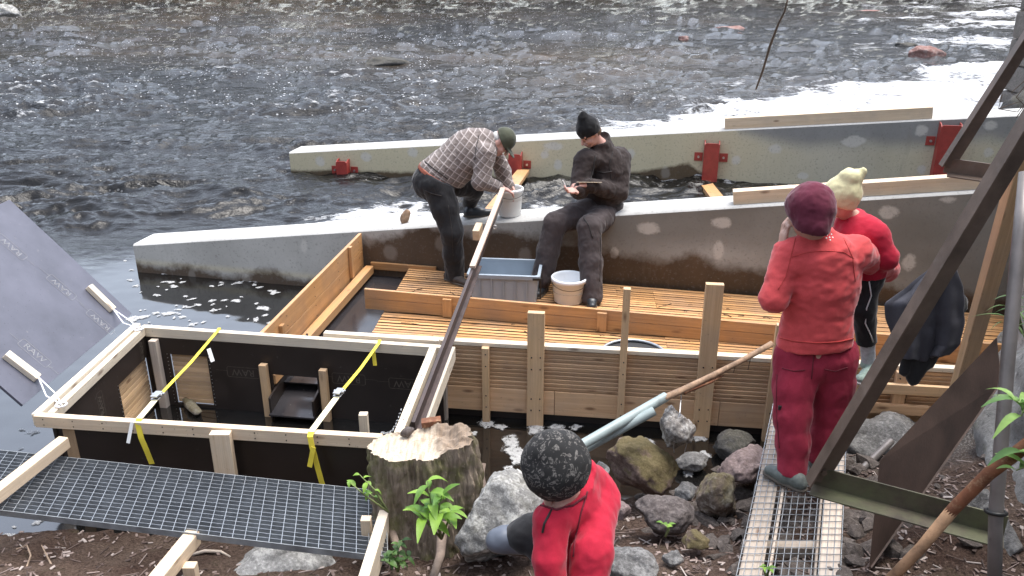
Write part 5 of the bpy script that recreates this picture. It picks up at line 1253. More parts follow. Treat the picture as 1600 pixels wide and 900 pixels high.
MB().tube([q + (o1_ * math.cos(a) + o2_ * math.sin(a)) * .031 for a in np.linspace(0, 6.28, 18)], .0075, 8).build('clamp', M['black'], hpipe, smooth=True)
# dark plate leaning on the rocks
t = thing('steel_plate', 'wide dark brown rusted steel plate leaning against the rock face', 'steel plate', Zp(1372, 890, .42))
c0, c1 = Yp(1383, 880, 2.98), Yp(1552, 560, 3.55)
wv = (Yp(1355, 820, 2.95) - Yp(1400, 862, 3.0)); 
P = [Yp(1357, 893, 2.92), Yp(1374, 720, 3.02), Yp(1556, 528, 3.62), Yp(1563, 600, 3.58)]
mb = MB(); mb.prism(P, Vector((.012, .010, -.004))); mb.build('plate', M['steel_brown'], t, bevel=.002)
mb = MB(); ed = P[3] - P[0]; mb.plank(P[0] + Vector((.012, .03, -.01)), P[3] + Vector((.012, .03, -.01)), .012, .07, up=(.6, .8, 0)); mb.build('flange', M['steel_brown'], t)
# timber post leaning against the cliff, rusty pole
lp0, lp1 = Yp(1485, 655, 4.42), Yp(1592, 275, 3.75); t = timber('timber_post', 'pale squared timber post leaning upright against the rock face', lp0 - (lp1 - lp0) * .12, lp1 + (lp1 - lp0) * .12, .085, .06, 'pine_tan', None, up=(0, -1, 0), cat='post')
rp = thing('rusty_pole', 'rusty brown pole with flaking scale slanting up past the handrail pipe', 'pole', Zp(1400, 900, .5))
P = [Yp(1372, 925, 2.42), Yp(1440, 855, 2.42), Yp(1490, 795, 2.40), Yp(1545, 740, 2.36), Yp(1625, 680, 2.30)]
MB().tube(P[:3], [.020, .020, .021], 14).build('pale_length', M['rust_pale'], rp, smooth=True); MB().tube([P[2].lerp(P[1], .12), P[2], P[3], P[4]], [.0205, .0215, .022, .022], 14).build('rusty_length', M['rust'], rp, smooth=True)
g1 = [Zp(1345, 735, .30), Zp(1392, 690, .32)]; pipe('drain_pipe', 'short greenish grey pipe in the shade below the flume', [g1[0] + (g1[0] - g1[1]) * .4, g1[1]], .022, M['steel_grey'], group=None)
# thin bare stick against the river, wire on far wall
sk = thing('bare_stick', 'thin bare dark stick leaning up over the far rapids', 'stick', Yp(1182, 137, 11.6))
MB().tube([Yp(1181, 140, 11.6), Yp(1192, 110, 11.6), Yp(1203, 72, 11.5), Yp(1216, 38, 11.5), Yp(1226, 18, 11.4), Yp(1234, -14, 11.4)], [.012, .016, .018, .015, .013, .010], 7).build('stem', M['twig'], sk, smooth=True)
wi = thing('wire_loop', 'tangled rusty wire hanging at the right edge in front of the foam', 'wire', Yp(1590, 150, 6.5))
def wp(*a): return [Yp(x, y, 6.5) for x, y in a]
mb = MB()
for pts in (wp((1612, 116), (1580, 145), (1598, 157), (1560, 170), (1566, 148)), wp((1612, 120), (1588, 152), (1601, 165), (1588, 184)), wp((1560, 170), (1590, 175), (1612, 150))): mb.tube(pts, .0035, 5)
mb.build('strand', M['twig'], wi)

# ------------------------------------------------------------------ jacket hung on the sloping steel
def jacket():
    t = thing('hung_jacket', 'dark slate jacket with zip hung over the sloping steel beam', 'jacket', Yp(1450, 480, 2.98))
    L = [(1474, 404), (1440, 430), (1410, 455), (1382, 474), (1388, 505), (1396, 535), (1404, 556)]
    Rr = [(1484, 402), (1492, 425), (1500, 448), (1504, 470), (1503, 505), (1498, 535), (1480, 552)]
    nu, nv = 60, 70; V = np.zeros((nv, nu, 3)); ii = np.linspace(0, len(L) - 1, nv)
    lx, ly, rx, ry = (np.interp(ii, range(len(L)), [p[k] for p in q]) for q, k in ((L, 0), (L, 1), (Rr, 0), (Rr, 1)))
    for r in range(nv):
        for c in range(nu):
            u = c / (nu - 1); v = r / (nv - 1); px = lx[r] + (rx[r] - lx[r]) * u; py = ly[r] + (ry[r] - ly[r]) * u + 8 * math.sin(u * math.pi) * v
            ph = (u - .8) * 1.0 * (1 - .2 * v) * 10
            dep = 3.02 - .022 * math.sin(ph * 1.15 + 1.2 * v) * (.3 + v) - .012 * math.sin(ph * 2.7 + 2) * v - .03 * math.sin(math.pi * u); V[r, c] = Yp(px, py, dep)
    V += .006 * np.stack([gnoise(V[..., 0] * 14, V[..., 1] * 14 + k * 5, V[..., 2] * 14) for k in range(3)], -1)
    i = np.arange(nu * nv).reshape(nv, nu); me = npmesh('body', V.reshape(-1, 3), np.stack([i[:-1, :-1], i[:-1, 1:], i[1:, 1:], i[1:, :-1]], -1).reshape(-1, 4))
    o = link('body', me, M['jacket_slate'], t, smooth=True); m = o.modifiers.new('s', 'SOLIDIFY'); m.thickness = .012; m.offset = -1
    s = SDF((1.3, 2.8, 1.1), (2.2, 3.3, 1.9), .009)
    def y(px, py, d): return Yp(px, py, d)
    s.chain([y(1490, 470, 3.06), y(1470, 530, 3.05), y(1440, 560, 3.03), y(1426, 588, 3.02)], [.05, .062, .05, .036], .03, ((0, 1, 0), .6)).chain([y(1445, 515, 3.04), y(1425, 555, 3.03), y(1418, 575, 3.02)], [.05, .045, .035], .03, ((0, 1, 0), .6)).wrinkle(.016, .05, (1, 1, .4), 3)
    s.build('sleeve', cloth_dark, t)
    q = Yp(1410, 504, 2.93); MB().box(q, (.022, .004, .016), -.1).build('label_tag', M['tagcloth'], t)
cloth_dark = M['trouser_black']; jacket()

# ------------------------------------------------------------------ plants
def leaf(mb, p, d, L, W, droop=.3, up=(0, 0, 1)):
    d = Vector(d).normalized(); s_ = d.cross(Vector(up)); s_ = s_.normalized() if s_.length > .01 else Vector((1, 0, 0)); u = s_.cross(d); n = 6; b0 = len(mb.v); tn = random.uniform(-1, 1)
    for i in range(n + 1):
        t = i / n; w = W * math.sin(math.pi * min(1, t * .96 + .02)) ** .8 * (1 - .25 * t) * .5; c = Vector(p) + d * L * t + u * (.18 * L * math.sin(t * 2.2) - droop * L * t * t)
        for e in (-1, 0, 1): mb.v.append(tuple(c + s_ * w * e + u * (abs(e) * w * .35)))
    for i in range(n):
        for e in (0, 1): a = b0 + i * 3 + e; mb.quad_uv((a, a + 1, a + 4, a + 3), [(0, 0)] * 4, tn)
def plant(name, label, base, stems, cat='plant', mat='leaf', lw=(.10, .045), group=None, seed=1):
    """stems: list of (tip, number of leaves)"""
    random.seed(seed); t = thing(name, label, cat, base, group); sb, lb = MB(), MB()
    for tip, n in stems:
        tip = Vector(tip); mid = Vector(base).lerp(tip, .5) + Vector((random.uniform(-.02, .02), random.uniform(-.02, .02), .02)); sb.tube([base, mid, tip], [.006, .0045, .002], 6)
        for k in range(n):
            f = .35 + .65 * (k + 1) / n; p = Vector(base).lerp(mid, f * 2) if f < .5 else mid.lerp(tip, f * 2 - 1); a = k * 2.4 + random.uniform(-.3, .3); sz = random.uniform(.75, 1.2) * (1.1 - .35 * f)
            leaf(lb, p, (math.cos(a), math.sin(a), random.uniform(-.25, .6)), lw[0] * sz * random.uniform(.7, 1.25), lw[1] * sz * random.uniform(.75, 1.2), random.uniform(.1, .9))
    sb.build('stem', M['stem'], t, smooth=True); lb.build('leaves', M[mat], t, smooth=True); random.seed(seed + 100)
def Zs(px, py, z): return Zp(px, py, z)
b0 = Yp(690, 842, 3.02)
plant('seedling', 'bright green leafy seedling growing at the foot of the stump', b0, [(Yp(668, 752, 3.03), 9), (Yp(690, 775, 2.98), 9), (Yp(655, 800, 3.0), 6), (Yp(705, 800, 3.05), 6)], lw=(.125, .056), seed=4)
b0 = Yp(622, 893, 2.9); plant('creeper', 'small creeping plant with round leaves beside the timber by the stump', b0, [(Yp(628, 845, 2.95), 9), (Yp(612, 862, 2.9), 8), (Yp(640, 870, 2.92), 7), (Yp(606, 880, 2.86), 7)], mat='leaf3', lw=(.045, .034), seed=8)
b0 = Yp(607, 800, 3.3); plant('thin_sapling', 'thin twig with few small leaves in front of the grating', b0, [(Yp(562, 742, 3.32), 5), (Yp(545, 752, 3.3), 3), (Yp(575, 770, 3.32), 3)], lw=(.055, .034), mat='leaf', seed=12)
b0 = Yp(1040, 838, 3.25); plant('sprout', 'tiny green sprout in front of the dark rounded boulder', b0, [(Yp(1036, 818, 3.24), 2), (Yp(1042, 822, 3.25), 2)], lw=(.05, .034), seed=15)
b0 = Yp(1198, 905, 2.75); plant('sprout', 'tiny green plant under the wire mesh at the bottom edge', b0, [(Yp(1192, 885, 2.76), 4), (Yp(1203, 892, 2.75), 4)], lw=(.035, .025), seed=16)
fp_ = Yp(1622, 650, 2.35); plant('fern', 'pale green pointed leaves reaching in from the right edge over the handrail pipe', fp_, [(Yp(1588, 628, 2.34), 7), (Yp(1596, 650, 2.33), 5)], mat='leaf2', lw=(.115, .040), seed=21)
fp_ = Yp(1625, 735, 2.28); plant('fern', 'pale green drooping leaves at the right edge beside the rusty pole', fp_, [(Yp(1592, 705, 2.28), 6), (Yp(1588, 735, 2.27), 5)], mat='leaf2', lw=(.10, .036), seed=22)
b0 = Yp(1598, 520, 3.1); plant('grass_tuft', 'thin green grass blades growing on the rock face behind the pipe', b0, [(Yp(1572, 478, 3.05), 6), (Yp(1590, 465, 3.0), 6), (Yp(1570, 505, 3.0), 5)], mat='leaf3', lw=(.13, .012), seed=23)

# ------------------------------------------------------------------ litter: twigs, chips, pebbles on the bank (uncountable)
def litter():
    rg = np.random.default_rng(2); mb = MB()
    n = 0
    while n < 4600:
        x, y = rg.uniform(-3.1, 2.6), rg.uniform(1.9, 4.6)
        if y > shore(x) - .05 or (x < -.7 and rg.random() < .55): continue
        z = gz(x, y); n += 1; L = rg.choice([.02, .03, .05, .09], p=[.35, .35, .22, .08]) * rg.uniform(.7, 1.4); a = rg.uniform(0, 6.28); d = Vector((math.cos(a), math.sin(a), rg.uniform(-.12, .25))) * L
        p = Vector((x, y, z + .006)); w = rg.uniform(.003, .006) if L > .045 else rg.uniform(.006, .016); mb.plank(p - d / 2, p + d / 2, w, .003 + .001 * rg.random(), tint=rg.uniform(-1, 1))
    return mb
t_ = NT('litter'); tv = t_.attr('tint'); col = t_.ramp(t_.math('MULTIPLY_ADD', tv, .5, .5), [(0, (.05, .034, .028)), (.4, (.13, .09, .075)), (.75, (.26, .20, .175)), (1, (.38, .33, .30))]); t_.set(Base_Color=col, Roughness=.9); M['litter'] = t_.m
tag(litter().build('leaf_litter', M['litter']), kind='stuff')
def rubble():
    rg = np.random.default_rng(6); bm = bmesh.new(); n = 0
    while n < 300:
        x, y = rg.uniform(.2, 2.7), rg.uniform(2.3, 5.2); under = 1.0 < x < 1.8 + (y - 2.9) * .25
        if y > shore(x) + .15 or (not under and rg.random() < .95): continue
        n += 1; s = rg.uniform(.012, .035) * (1.5 if under else 1); m = Matrix.Translation((x, y, gz(x, y) + s * .2)) @ Matrix.Rotation(rg.uniform(0, 6), 4, 'Z') @ Matrix.Rotation(rg.uniform(-.6, .6), 4, 'X') @ Matrix.Diagonal((s * rg.uniform(1, 2.2), s * rg.uniform(.8, 1.5), s * rg.uniform(.5, 1), 1))
        r = bmesh.ops.create_icosphere(bm, subdivisions=1, radius=1, matrix=m)
        for v in r['verts']: v.co += Vector(rg.uniform(-1, 1, 3)) * s * .28
    me = bpy.data.meshes.new('rubble'); bm.to_mesh(me); bm.free(); return me
tag(link('rubble', rubble(), M['rubble']), kind='stuff')
tw = thing('long_twig', 'long pale curved twig lying on the brown soil at lower left', 'twig', Zp(130, 850, .16), 'twigs on the soil at lower left')
MB().tube([Zp(35, 905, .2), Zp(48, 868, .18), Zp(42, 852, .17), Zp(25, 858, .18)], [.004, .005, .004, .003], 6).build('stem', M['straw'], tw)
tw = thing('long_twig', 'straight dry twig lying right of the curved one on the brown soil', 'twig', Zp(75, 880, .16), 'twigs on the soil at lower left')
MB().tube([Zp(65, 852, .16), Zp(78, 878, .18), Zp(90, 902, .2)], [.003, .005, .004], 6).build('stem', M['straw'], tw)
tw = thing('driftwood', 'bleached bent stick on the soil right below the grating edge', 'stick', Zp(330, 864, .2))
MB().tube([Zp(296, 868, .17), Zp(320, 861, .185), Zp(345, 862, .18), Zp(360, 870, .18)], [.008, .010, .008, .004], 8).build('stem', M['pine_old'], tw, smooth=True)
def deck_debris():
    rg = np.random.default_rng(14); mb = MB()
    for k in range(150):
        x = rg.uniform(-.9, 3.4); t = rg.random() ** .8; y = lerp(W1y(x) - .1, fy(x) + .1, t); a = rg.normal(0, .5); L = rg.choice([.03, .06, .12], p=[.5, .35, .15]) * rg.uniform(.7, 1.5); p = Vector((x, y, DZ + .004)); d = Vector((math.cos(a), math.sin(a) - .2, 0)) * L
        mb.tube([p - d / 2, p + Vector((0, rg.uniform(-.01, .01), .004)), p + d / 2], rg.uniform(.0018, .004), 5)
    return mb
tag(deck_debris().build('twig_debris', M['twig']), kind='stuff')
# ------------------------------------------------------------------ rafts of foam on the still water (uncountable)
def foam_rafts():
    rg = np.random.default_rng(9); V, F, E = [], [], []
    def blob(c, r, sy=.7, z=None):
        n = 22; b0 = len(V); ph = rg.uniform(0, 9); a0 = rg.uniform(0, 3.1)
        V.append((c.x, c.y, .008)); E.append(1)
        for ring, f in ((0, .6), (1, 1.0)):
            for k in range(n):
                a = 2 * math.pi * k / n; rr = r * f * (1 + .5 * float(gnoise(math.cos(a) * 1.3 + ph, math.sin(a) * 1.3, ph))); q = (rr * math.cos(a), rr * sy * math.sin(a)); V.append((c.x + q[0] * math.cos(a0) - q[1] * math.sin(a0), c.y + q[0] * math.sin(a0) + q[1] * math.cos(a0), .007 - .003 * ring)); E.append(.75 if ring == 0 else .15)
        for k in range(n): k2 = (k + 1) % n; F.append((b0, b0 + 1 + k, b0 + 1 + k2, b0 + 1 + k2)); F.append((b0 + 1 + k, b0 + 1 + n + k, b0 + 1 + n + k2, b0 + 1 + k2))
    for k in range(46): blob(Zp(rg.uniform(205, 455), rg.uniform(432, 512), 0), rg.choice([.02, .035, .05, .08], p=[.4, .3, .2, .1]), rg.uniform(.5, .9))
    for (px, py, r) in ((410, 482, .10), (350, 470, .05), (400, 500, .06), (300, 468, .05), (270, 448, .06), (345, 446, .05)): blob(Zp(px, py, 0), r, .5)
    for (px, py, r) in ((798, 690, .09), (805, 705, .11), (782, 668, .06), (835, 672, .08), (870, 668, .06), (812, 722, .08), (795, 735, .06), (760, 662, .07), (842, 690, .05), (1090, 685, .07), (1060, 662, .06), (1100, 712, .07), (900, 668, .05), (740, 678, .04), (1010, 690, .06), (1075, 740, .05)): blob(Zp(px, py, 0), r, .8)
    for (px, py) in ((838, 669), (760, 662), (1092, 683), (968, 668)):
        blob(Zp(px, py, 0), .075, .55)
    for k in range(22): blob(Zp(rg.uniform(0, 70), rg.uniform(660, 850), 0), rg.uniform(.015, .05))
    for k in range(26): blob(Zp(rg.uniform(190, 300), rg.uniform(390, 520), 0), rg.uniform(.02, .05))
    F4 = [f for f in F if f[2] != f[3]]; F3 = [f[:3] for f in F if f[2] == f[3]]
    me = npmesh('foam', np.array(V), np.array(F4), np.array(F3)); vattr(me, 'edge', E); return me
tag(link('foam', foam_rafts(), M['foam'], smooth=True), kind='stuff')
# ------------------------------------------------------------------ people
def V3(*a): return Vector(a)
def ortho(f, u):
    f = Vector(f).normalized(); u = Vector(u); u = (u - f * u.dot(f)).normalized(); return f, u, u.cross(f)
def rotm(l, f, u): return np.array([[l.x, f.x, u.x], [l.y, f.y, u.y], [l.z, f.z, u.z]])
def head_sdf(s, c, f, u, k=1.0):
    f, u, l = ortho(f, u); c = Vector(c); Rm = rotm(l, f, u)
    def P(a, b, d): return c + (l * a + f * b + u * d) * k
    s.ell(P(0, -.012, .028), np.array((.074, .094, .090)) * k, Rm, .02).ell(P(0, .030, -.045), np.array((.054, .058, .066)) * k, Rm, .03).ell(P(0, .072, -.083), np.array((.024, .020, .020)) * k, None, .02)
    s.cone(P(0, .090, .012), P(0, .112, -.026), .009 * k, .014 * k, .010)
    s.cone(P(-.045, .072, .030), P(.045, .072, .030), .013 * k, .013 * k, .015)
    for e in (-1, 1):
        s.ell(P(.036 * e, .076, .006), np.array((.017, .012, .011)) * k, Rm, .004, sub=True)
        s.ell(P(.042 * e, .062, -.030), np.array((.022, .022, .020)) * k, None, .02)
        s.ell(P(.076 * e, -.008, -.006), np.array((.010, .020, .034)) * k, Rm, .008)
    s.cone(P(-.020, .092, -.056), P(.020, .092, -.056), .007 * k, .007 * k, .008)
    return P
def face_parts(P, body, k=1.0):
    for e in (-1, 1): MB().lathe([(0, -.011 * k), (.008 * k, -.007 * k), (.011 * k, 0), (.008 * k, .007 * k), (0, .011 * k)], P(.034 * e, .073, .008), 12).build('eye', M['eye'], body, smooth=True)
    MB().tube([P(-.022, .094, -.056), P(0, .100, -.054), P(.022, .094, -.056)], .005 * k, 8).build('lips', M['lip'], body, smooth=True)
def hand_sdf(s, w, f, n, thumb=1, curl=.9, k=1.0):
    """palm at wrist w pointing f, palm side n; curl bends the fingers towards n"""
    f, n, t = ortho(f, n); w = Vector(w); Rm = rotm(t, f, n)
    s.cone(w - f * .02, w + f * .02, .026 * k, .027 * k, .02); s.ell(w + f * .052 * k, np.array((.040, .050, .017)) * k, Rm, .015)
    for i, L in enumerate((.070, .080, .074, .058)):
        b = w + (f * .090 + t * (.030 - .020 * i) * thumb) * k; a1, a2 = curl * .5, curl * 1.3
        m = b + (f * math.cos(a1) + n * math.sin(a1)) * L * .55 * k; e = m + (f * math.cos(a2) + n * math.sin(a2)) * L * .5 * k
        s.cone(b - f * .015, m, .0095 * k, .0088 * k, .004).cone(m, e, .0088 * k, .0075 * k, .004)
    b = w + (f * .028 + t * .034 * thumb) * k; m = b + (f * .6 + t * .7 * thumb + n * .45).normalized() * .036 * k; e = m + (f * .8 + t * .15 * thumb + n * .6).normalized() * .032 * k
    s.cone(w + f * .01, b, .018 * k, .014 * k, .012).cone(b, m, .013 * k, .0105 * k, .006).cone(m, e, .0105 * k, .0085 * k, .004)
def bounds(pts, m): a = np.array([tuple(p) for p in pts]); return a.min(0) - m, a.max(0) + m
def shoe(parent, name, ank, heel, toe, mat, sole, k=1.0, shaft=None, smat=None):
    heel, toe, ank = Vector(heel), Vector(toe), Vector(ank); d = (toe - heel).normalized(); L = (toe - heel).length
    pts = [heel, toe, ank] + ([Vector(shaft)] if shaft is not None else []); s = SDF(*bounds(pts, .09), .006); up = V3(0, 0, 1) - d * d.z; up.normalize()
    s.cone(heel + up * .036 * k, heel + d * L * .45 + up * .040 * k, .036 * k, .040 * k, .02).cone(heel + d * L * .45 + up * .036 * k, toe - d * .035 * k + up * .030 * k, .042 * k, .033 * k, .03, (up, .85)).cone(heel + up * .05 * k + d * .012, ank, .036 * k, .046 * k, .02)
    if shaft is not None: s.cone(ank, shaft, .046 * k, .056 * k, .02)
    s.cut(heel - up * .001, -up); s.wrinkle(0.0020, .03); o = s.build(name, mat, parent)
    s = SDF(*bounds([heel, toe], .08), .006); s.cone(heel + up * .008, heel + d * L * .5 + up * .008, .040 * k, .043 * k, .01, (up, .42)).cone(heel + d * L * .5 + up * .008, toe - d * .03 * k + up * .008, .045 * k, .036 * k, .01, (up, .42)); s.cut(heel - up * .004, -up)
    s.build('sole', sole, o); return o
def limb(s, pts, r, k=.025, flat=None): return s.chain(pts, r, k, flat)
def person(label, group=None): 
    pass

def make_body(name_label, base, J, skin, hk=1.0, hands=(), h=.007, sz=1.0, group=None):
    pts = [J[k] for k in J if isinstance(J[k], Vector)]; lo, hi = bounds(pts, .16); s = SDF(lo, hi, h)
    P = head_sdf(s, J['head'], J['f'], J['u'], hk)
    s.cone(P(0, -.02, -.05), J['neck'], .050 * hk, .056 * sz, .03); s.cone(J['neck'], J['chest'], .07 * sz, .11 * sz, .05).cone(J['chest'], J['pelvis'], .12 * sz, .12 * sz, .05)
    for e in 'LR':
        if 'sh' + e in J: s.cone(J['chest'].lerp(J['neck'], .6), J['sh' + e], .06 * sz, .055 * sz, .04).chain([J['sh' + e], J['el' + e], J['wr' + e]], [.047 * sz, .038 * sz, .026 * sz], .02)
        if 'hip' + e in J: s.cone(J['pelvis'], J['hip' + e], .10 * sz, .085 * sz, .04).chain([J['hip' + e], J['kn' + e], J['an' + e]], [.075 * sz, .052 * sz, .036 * sz], .02)
    for (e, f, n, th, cu) in hands: hand_sdf(s, J['wr' + e], f, n, th, cu, sz if sz < .9 else 1.0)
    o = s.build('person', skin, None, base=base); tag(o, name_label, 'person', group); face_parts(P, o, hk); return o, P

# ---- woman in coral fleece, back to us, holding a child
Y = Yp
J = dict(head=Y(1262, 333, 3.82), f=(-.30, .92, -.25), u=(-.12, .12, 1), neck=Y(1277, 376, 3.84), chest=Y(1283, 430, 3.82), pelvis=Y(1272, 548, 3.80),
         shL=Y(1236, 398, 3.82), elL=Y(1209, 468, 3.74), wrL=Y(1223, 392, 3.86), shR=Y(1338, 394, 3.84), elR=Y(1383, 420, 4.14), wrR=Y(1345, 424, 4.26),
         hipL=Y(1242, 566, 3.79), knL=Y(1239, 648, 3.68), anL=Y(1239, 736, 3.59), hipR=Y(1303, 564, 3.79), knR=Y(1300, 645, 3.76), anR=Y(1283, 718, 3.70))
wo, P = make_body('person in coral fleece, crimson trousers and plum beanie, back turned, carrying a child', Y(1262, 745, 3.76), J, M['skin'], 1.0, [('L', (-.02, .15, 1), (.9, .1, .1), -1, .5), ('R', (-.9, .1, .1), (0, -1, .3), 1, .7)])
s = SDF(*bounds([J[k] for k in ('neck', 'chest', 'pelvis', 'shL', 'elL', 'wrL', 'shR', 'elR', 'wrR')], .22), .008)
ax = (J['neck'] - J['pelvis']).normalized(); sdx = V3(1, 0, 0); Rm = rotm(*(lambda f, u, l: (-l, f, u))(*ortho((0, 1, 0), ax)))
s.ell(J['chest'], (.185, .135, .20), Rm, .03).cone(J['chest'] - ax * .10, J['pelvis'] + ax * .02, .165, .192, .08, (V3(0, 1, -.1), .76))
s.cone(J['shL'] + V3(.02, 0, .0), J['shR'] + V3(-.02, 0, 0), .078, .078, .06).cone(J['chest'] + ax * .12, J['neck'], .12, .078, .06)
s.chain([J['shL'], J['elL'], J['wrL'] - V3(0, 0, .01)], [.078, .064, .046], .03).chain([J['shR'], J['elR'], J['wrR']], [.078, .066, .05], .03)
s.cone(J['neck'], J['neck'] + ax * .055, .074, .070, .02)
s.cutball(J['neck'] + ax * .10, .10, J['neck'] + ax * .062, ax).cut(J['pelvis'] + ax * .035, -ax)
s.wrinkle(0.0065, .11, (1, 1, 1.5), 1).wrinkle(0.0035, .05, (1, 1, 1.7), 4)
fl_o = s.build('fleece', M['fleece_coral'], wo)
mb = MB()
for a in range(5): 
    q = Y(1296 + (a % 3) * 4.0 - (2 if a > 2 else 4), 366 + (a // 3) * 4.5 - (a % 2) * 2, 3.60)
lg = Y(1297, 367, 3.69)
for (dx, dz) in ((0, .012), (-.012, 0), (.012, 0), (-.006, -.012), (.012, -.012), (0, -.0)): MB
# small embroidered mark on the collar: a cluster of dots set on the cloth
def on_surface(obj, px, py):
    dg = bpy.context.evaluated_depsgraph_get(); dg.update(); o = V3(0, 0, CAM_H) - origin(obj); d = _ray(px, py).normalized(); ok, loc, n, _ = obj.ray_cast(o, d); return (loc + origin(obj), n) if ok else (None, None)
mb = MB(); hit = False
for (dx, dy) in ((0, -5), (-4, -1), (3, -2), (-5, 4), (0, 3), (5, 3), (1, 7), (-2, -3)):
    p_, n_ = on_surface(fl_o, 1296 + dx, 368 + dy)
    if p_: mb.lathe([(.0038, 0), (.0038, .003), (0, .0032)], p_ - Vector(n_) * .001, 8, rot=Vector(n_).to_track_quat('Z', 'Y').to_matrix()); hit = True
if hit: mb.build('embroidered_mark', M['tagcloth'], fl_o)
s = SDF(*bounds([J[k] for k in ('pelvis', 'hipL', 'hipR', 'knL', 'knR', 'anL', 'anR')], .2), .008)
s.cone(J['pelvis'] + ax * .03, J['pelvis'] - ax * .03, .164, .178, .05, (V3(0, 1, 0), .76)).cut(J['pelvis'] + ax * .05, ax)
for e in 'LR': s.chain([J['hip' + e] + V3(0, 0, .03), J['hip' + e].lerp(J['kn' + e], .45), J['kn' + e], J['kn' + e].lerp(J['an' + e], .5), J['an' + e] - V3(0, 0, .035)], [.115, .106, .092, .080, .074], .03, (V3(0, 1, 0), .92))
s.cutball(J['anL'], .14, J['anL'] - V3(0, 0, .005), V3(0, 0, -1)).cutball(J['anR'], .14, J['anR'] - V3(0, 0, .005), V3(0, 0, -1))
s.wrinkle(0.0070, .10, (1, 1, .55), 9).wrinkle(0.0045, .05, (1.2, 1.2, .5), 14); tr = s.build('trousers', M['trouser_red'], wo)
p_, n_ = on_surface(tr, 1219, 637)
if p_: MB().box(p_, (.020, .012, .022)).build('buckle', M['black'], tr, bevel=.002)
f, u, l = ortho(J['f'], J['u']); s = SDF(*bounds([J['head']], .24), .006); Rm = rotm(l, f, u)
s.ell(P(0, -.015, .035), (.106, .118, .108), Rm).ell(P(.006, -.052, .052), (.092, .086, .092), Rm, .04).cone(P(.02, -.06, -.05), P(-.0, -.05, .0), .085, .09, .04)
s.cut(P(0, .05, -.012), (u * -1 + f * .50)); s.wrinkle(0.0050, .07, (1, 1, 1), 5).wrinkle(0.0025, .03, (1, 1, 1), 6); s.build('beanie', M['beanie_plum'], wo)
shoe(wo, 'shoe', J['anL'], Zp(1249, 764, .588), Zp(1194, 738, .588), M['shoe_grey'], M['sole_dark']); shoe(wo, 'shoe', J['anR'], Zp(1287, 744, .588), Zp(1268, 716, .588), M['shoe_grey'], M['sole_dark'])
bw = MB().tube([J['wrL'].lerp(J['elL'], .02) + V3(.034 * math.cos(a), .034 * math.sin(a), 0) for a in np.linspace(0, 6.28, 14)], .006, 6).build('cuff_band', M['sole_dark'], wo, smooth=True)

# ---- child on her arm
J = dict(head=Y(1312, 312, 4.06), f=(-.62, .75, .0), u=(.05, 0, 1), neck=Y(1332, 343, 4.10), chest=Y(1345, 372, 4.03), pelvis=Y(1352, 424, 4.04),
         shR=Y(1368, 366, 3.96), elR=Y(1384, 403, 3.93), wrR=Y(1366, 412, 4.06), shL=Y(1318, 362, 4.2), elL=Y(1312, 395, 4.25), wrL=Y(1290, 400, 4.2),
         hipR=Y(1352, 430, 4.04), knR=Y(1349, 482, 4.00), anR=Y(1357, 566, 4.05), hipL=Y(1335, 430, 4.14), knL=Y(1310, 462, 4.2), anL=Y(1308, 520, 4.2))
ch, P = make_body('small child in cream beanie and red fleece carried by the person in coral', Y(1345, 600, 4.05), J, M['skin'], .82, [('R', (-.6, .2, -.5), (-.3, -.9, 0), 1, .8), ('L', (-1, 0, 0), (0, 1, 0), 1, .6)], sz=.62)
s = SDF(*bounds([J[k] for k in ('neck', 'chest', 'pelvis', 'shR', 'elR', 'wrR', 'shL', 'elL', 'wrL')], .16), .007)
s.cone(J['neck'] - V3(0, 0, .04), J['chest'], .085, .118, .04).cone(J['chest'], J['pelvis'], .118, .108, .04).chain([J['shR'], J['elR'], J['wrR']], [.066, .058, .045], .03).chain([J['shL'], J['elL'], J['wrL']], [.06, .052, .04], .03).cone(J['neck'] - V3(0, 0, .02), J['neck'] + V3(-.012, 0, .035), .062, .058, .03)
s.cut(J['neck'] + V3(0, 0, .042), (-.2, 0, 1)).cut(J['pelvis'] - V3(0, 0, .012), V3(.1, 0, -1)).wrinkle(0.0050, .07, (1, 1, 1.3), 22); s.build('fleece', M['fleece_red'], ch)
s = SDF(*bounds([J[k] for k in ('pelvis', 'hipR', 'hipL', 'knR', 'knL', 'anL', 'anR')], .14), .007)
aR = J['knR'].lerp(J['anR'], .62); s.cone(J['pelvis'] + V3(0, 0, .03), J['pelvis'] - V3(0, 0, .02), .098, .10, .03).chain([J['hipR'], J['knR'], aR], [.082, .062, .052], .03).chain([J['hipL'], J['knL'], J['knL'].lerp(J['anL'], .7)], [.08, .06, .05], .03)
s.cutball(aR, .1, aR, (J['anR'] - J['knR']).normalized()).wrinkle(0.0050, .06, (1, 1, .7), 25); tr = s.build('trousers', M['trouser_black'], ch)
mb = MB(); pts = [on_surface(tr, x, y) for x, y in ((1358, 440), (1361, 462), (1354, 482), (1352, 505), (1361, 525), (1364, 534))]; pts = [p + Vector(n) * .002 for p, n in pts if p]
if len(pts) > 2: mb.tube(pts, .0035, 6).build('piping', M['piping'], tr, smooth=True)
s = SDF(*bounds([aR, J['anR']], .1), .006); s.cone(aR + V3(0, 0, .02), J['anR'], .040, .036, .01).wrinkle(0.0015, .02); s.build('sock', M['sock'], ch)
shoe(ch, 'trainer', J['anR'] - V3(0, 0, .01), Y(1368, 590, 4.02), Y(1338, 601, 3.90), M['shoe_mint'], M['sole'], .88)
f, u, l = ortho(J['f'], J['u']); s = SDF(*bounds([J['head']], .24), .006); Rm = rotm(l, f, u)
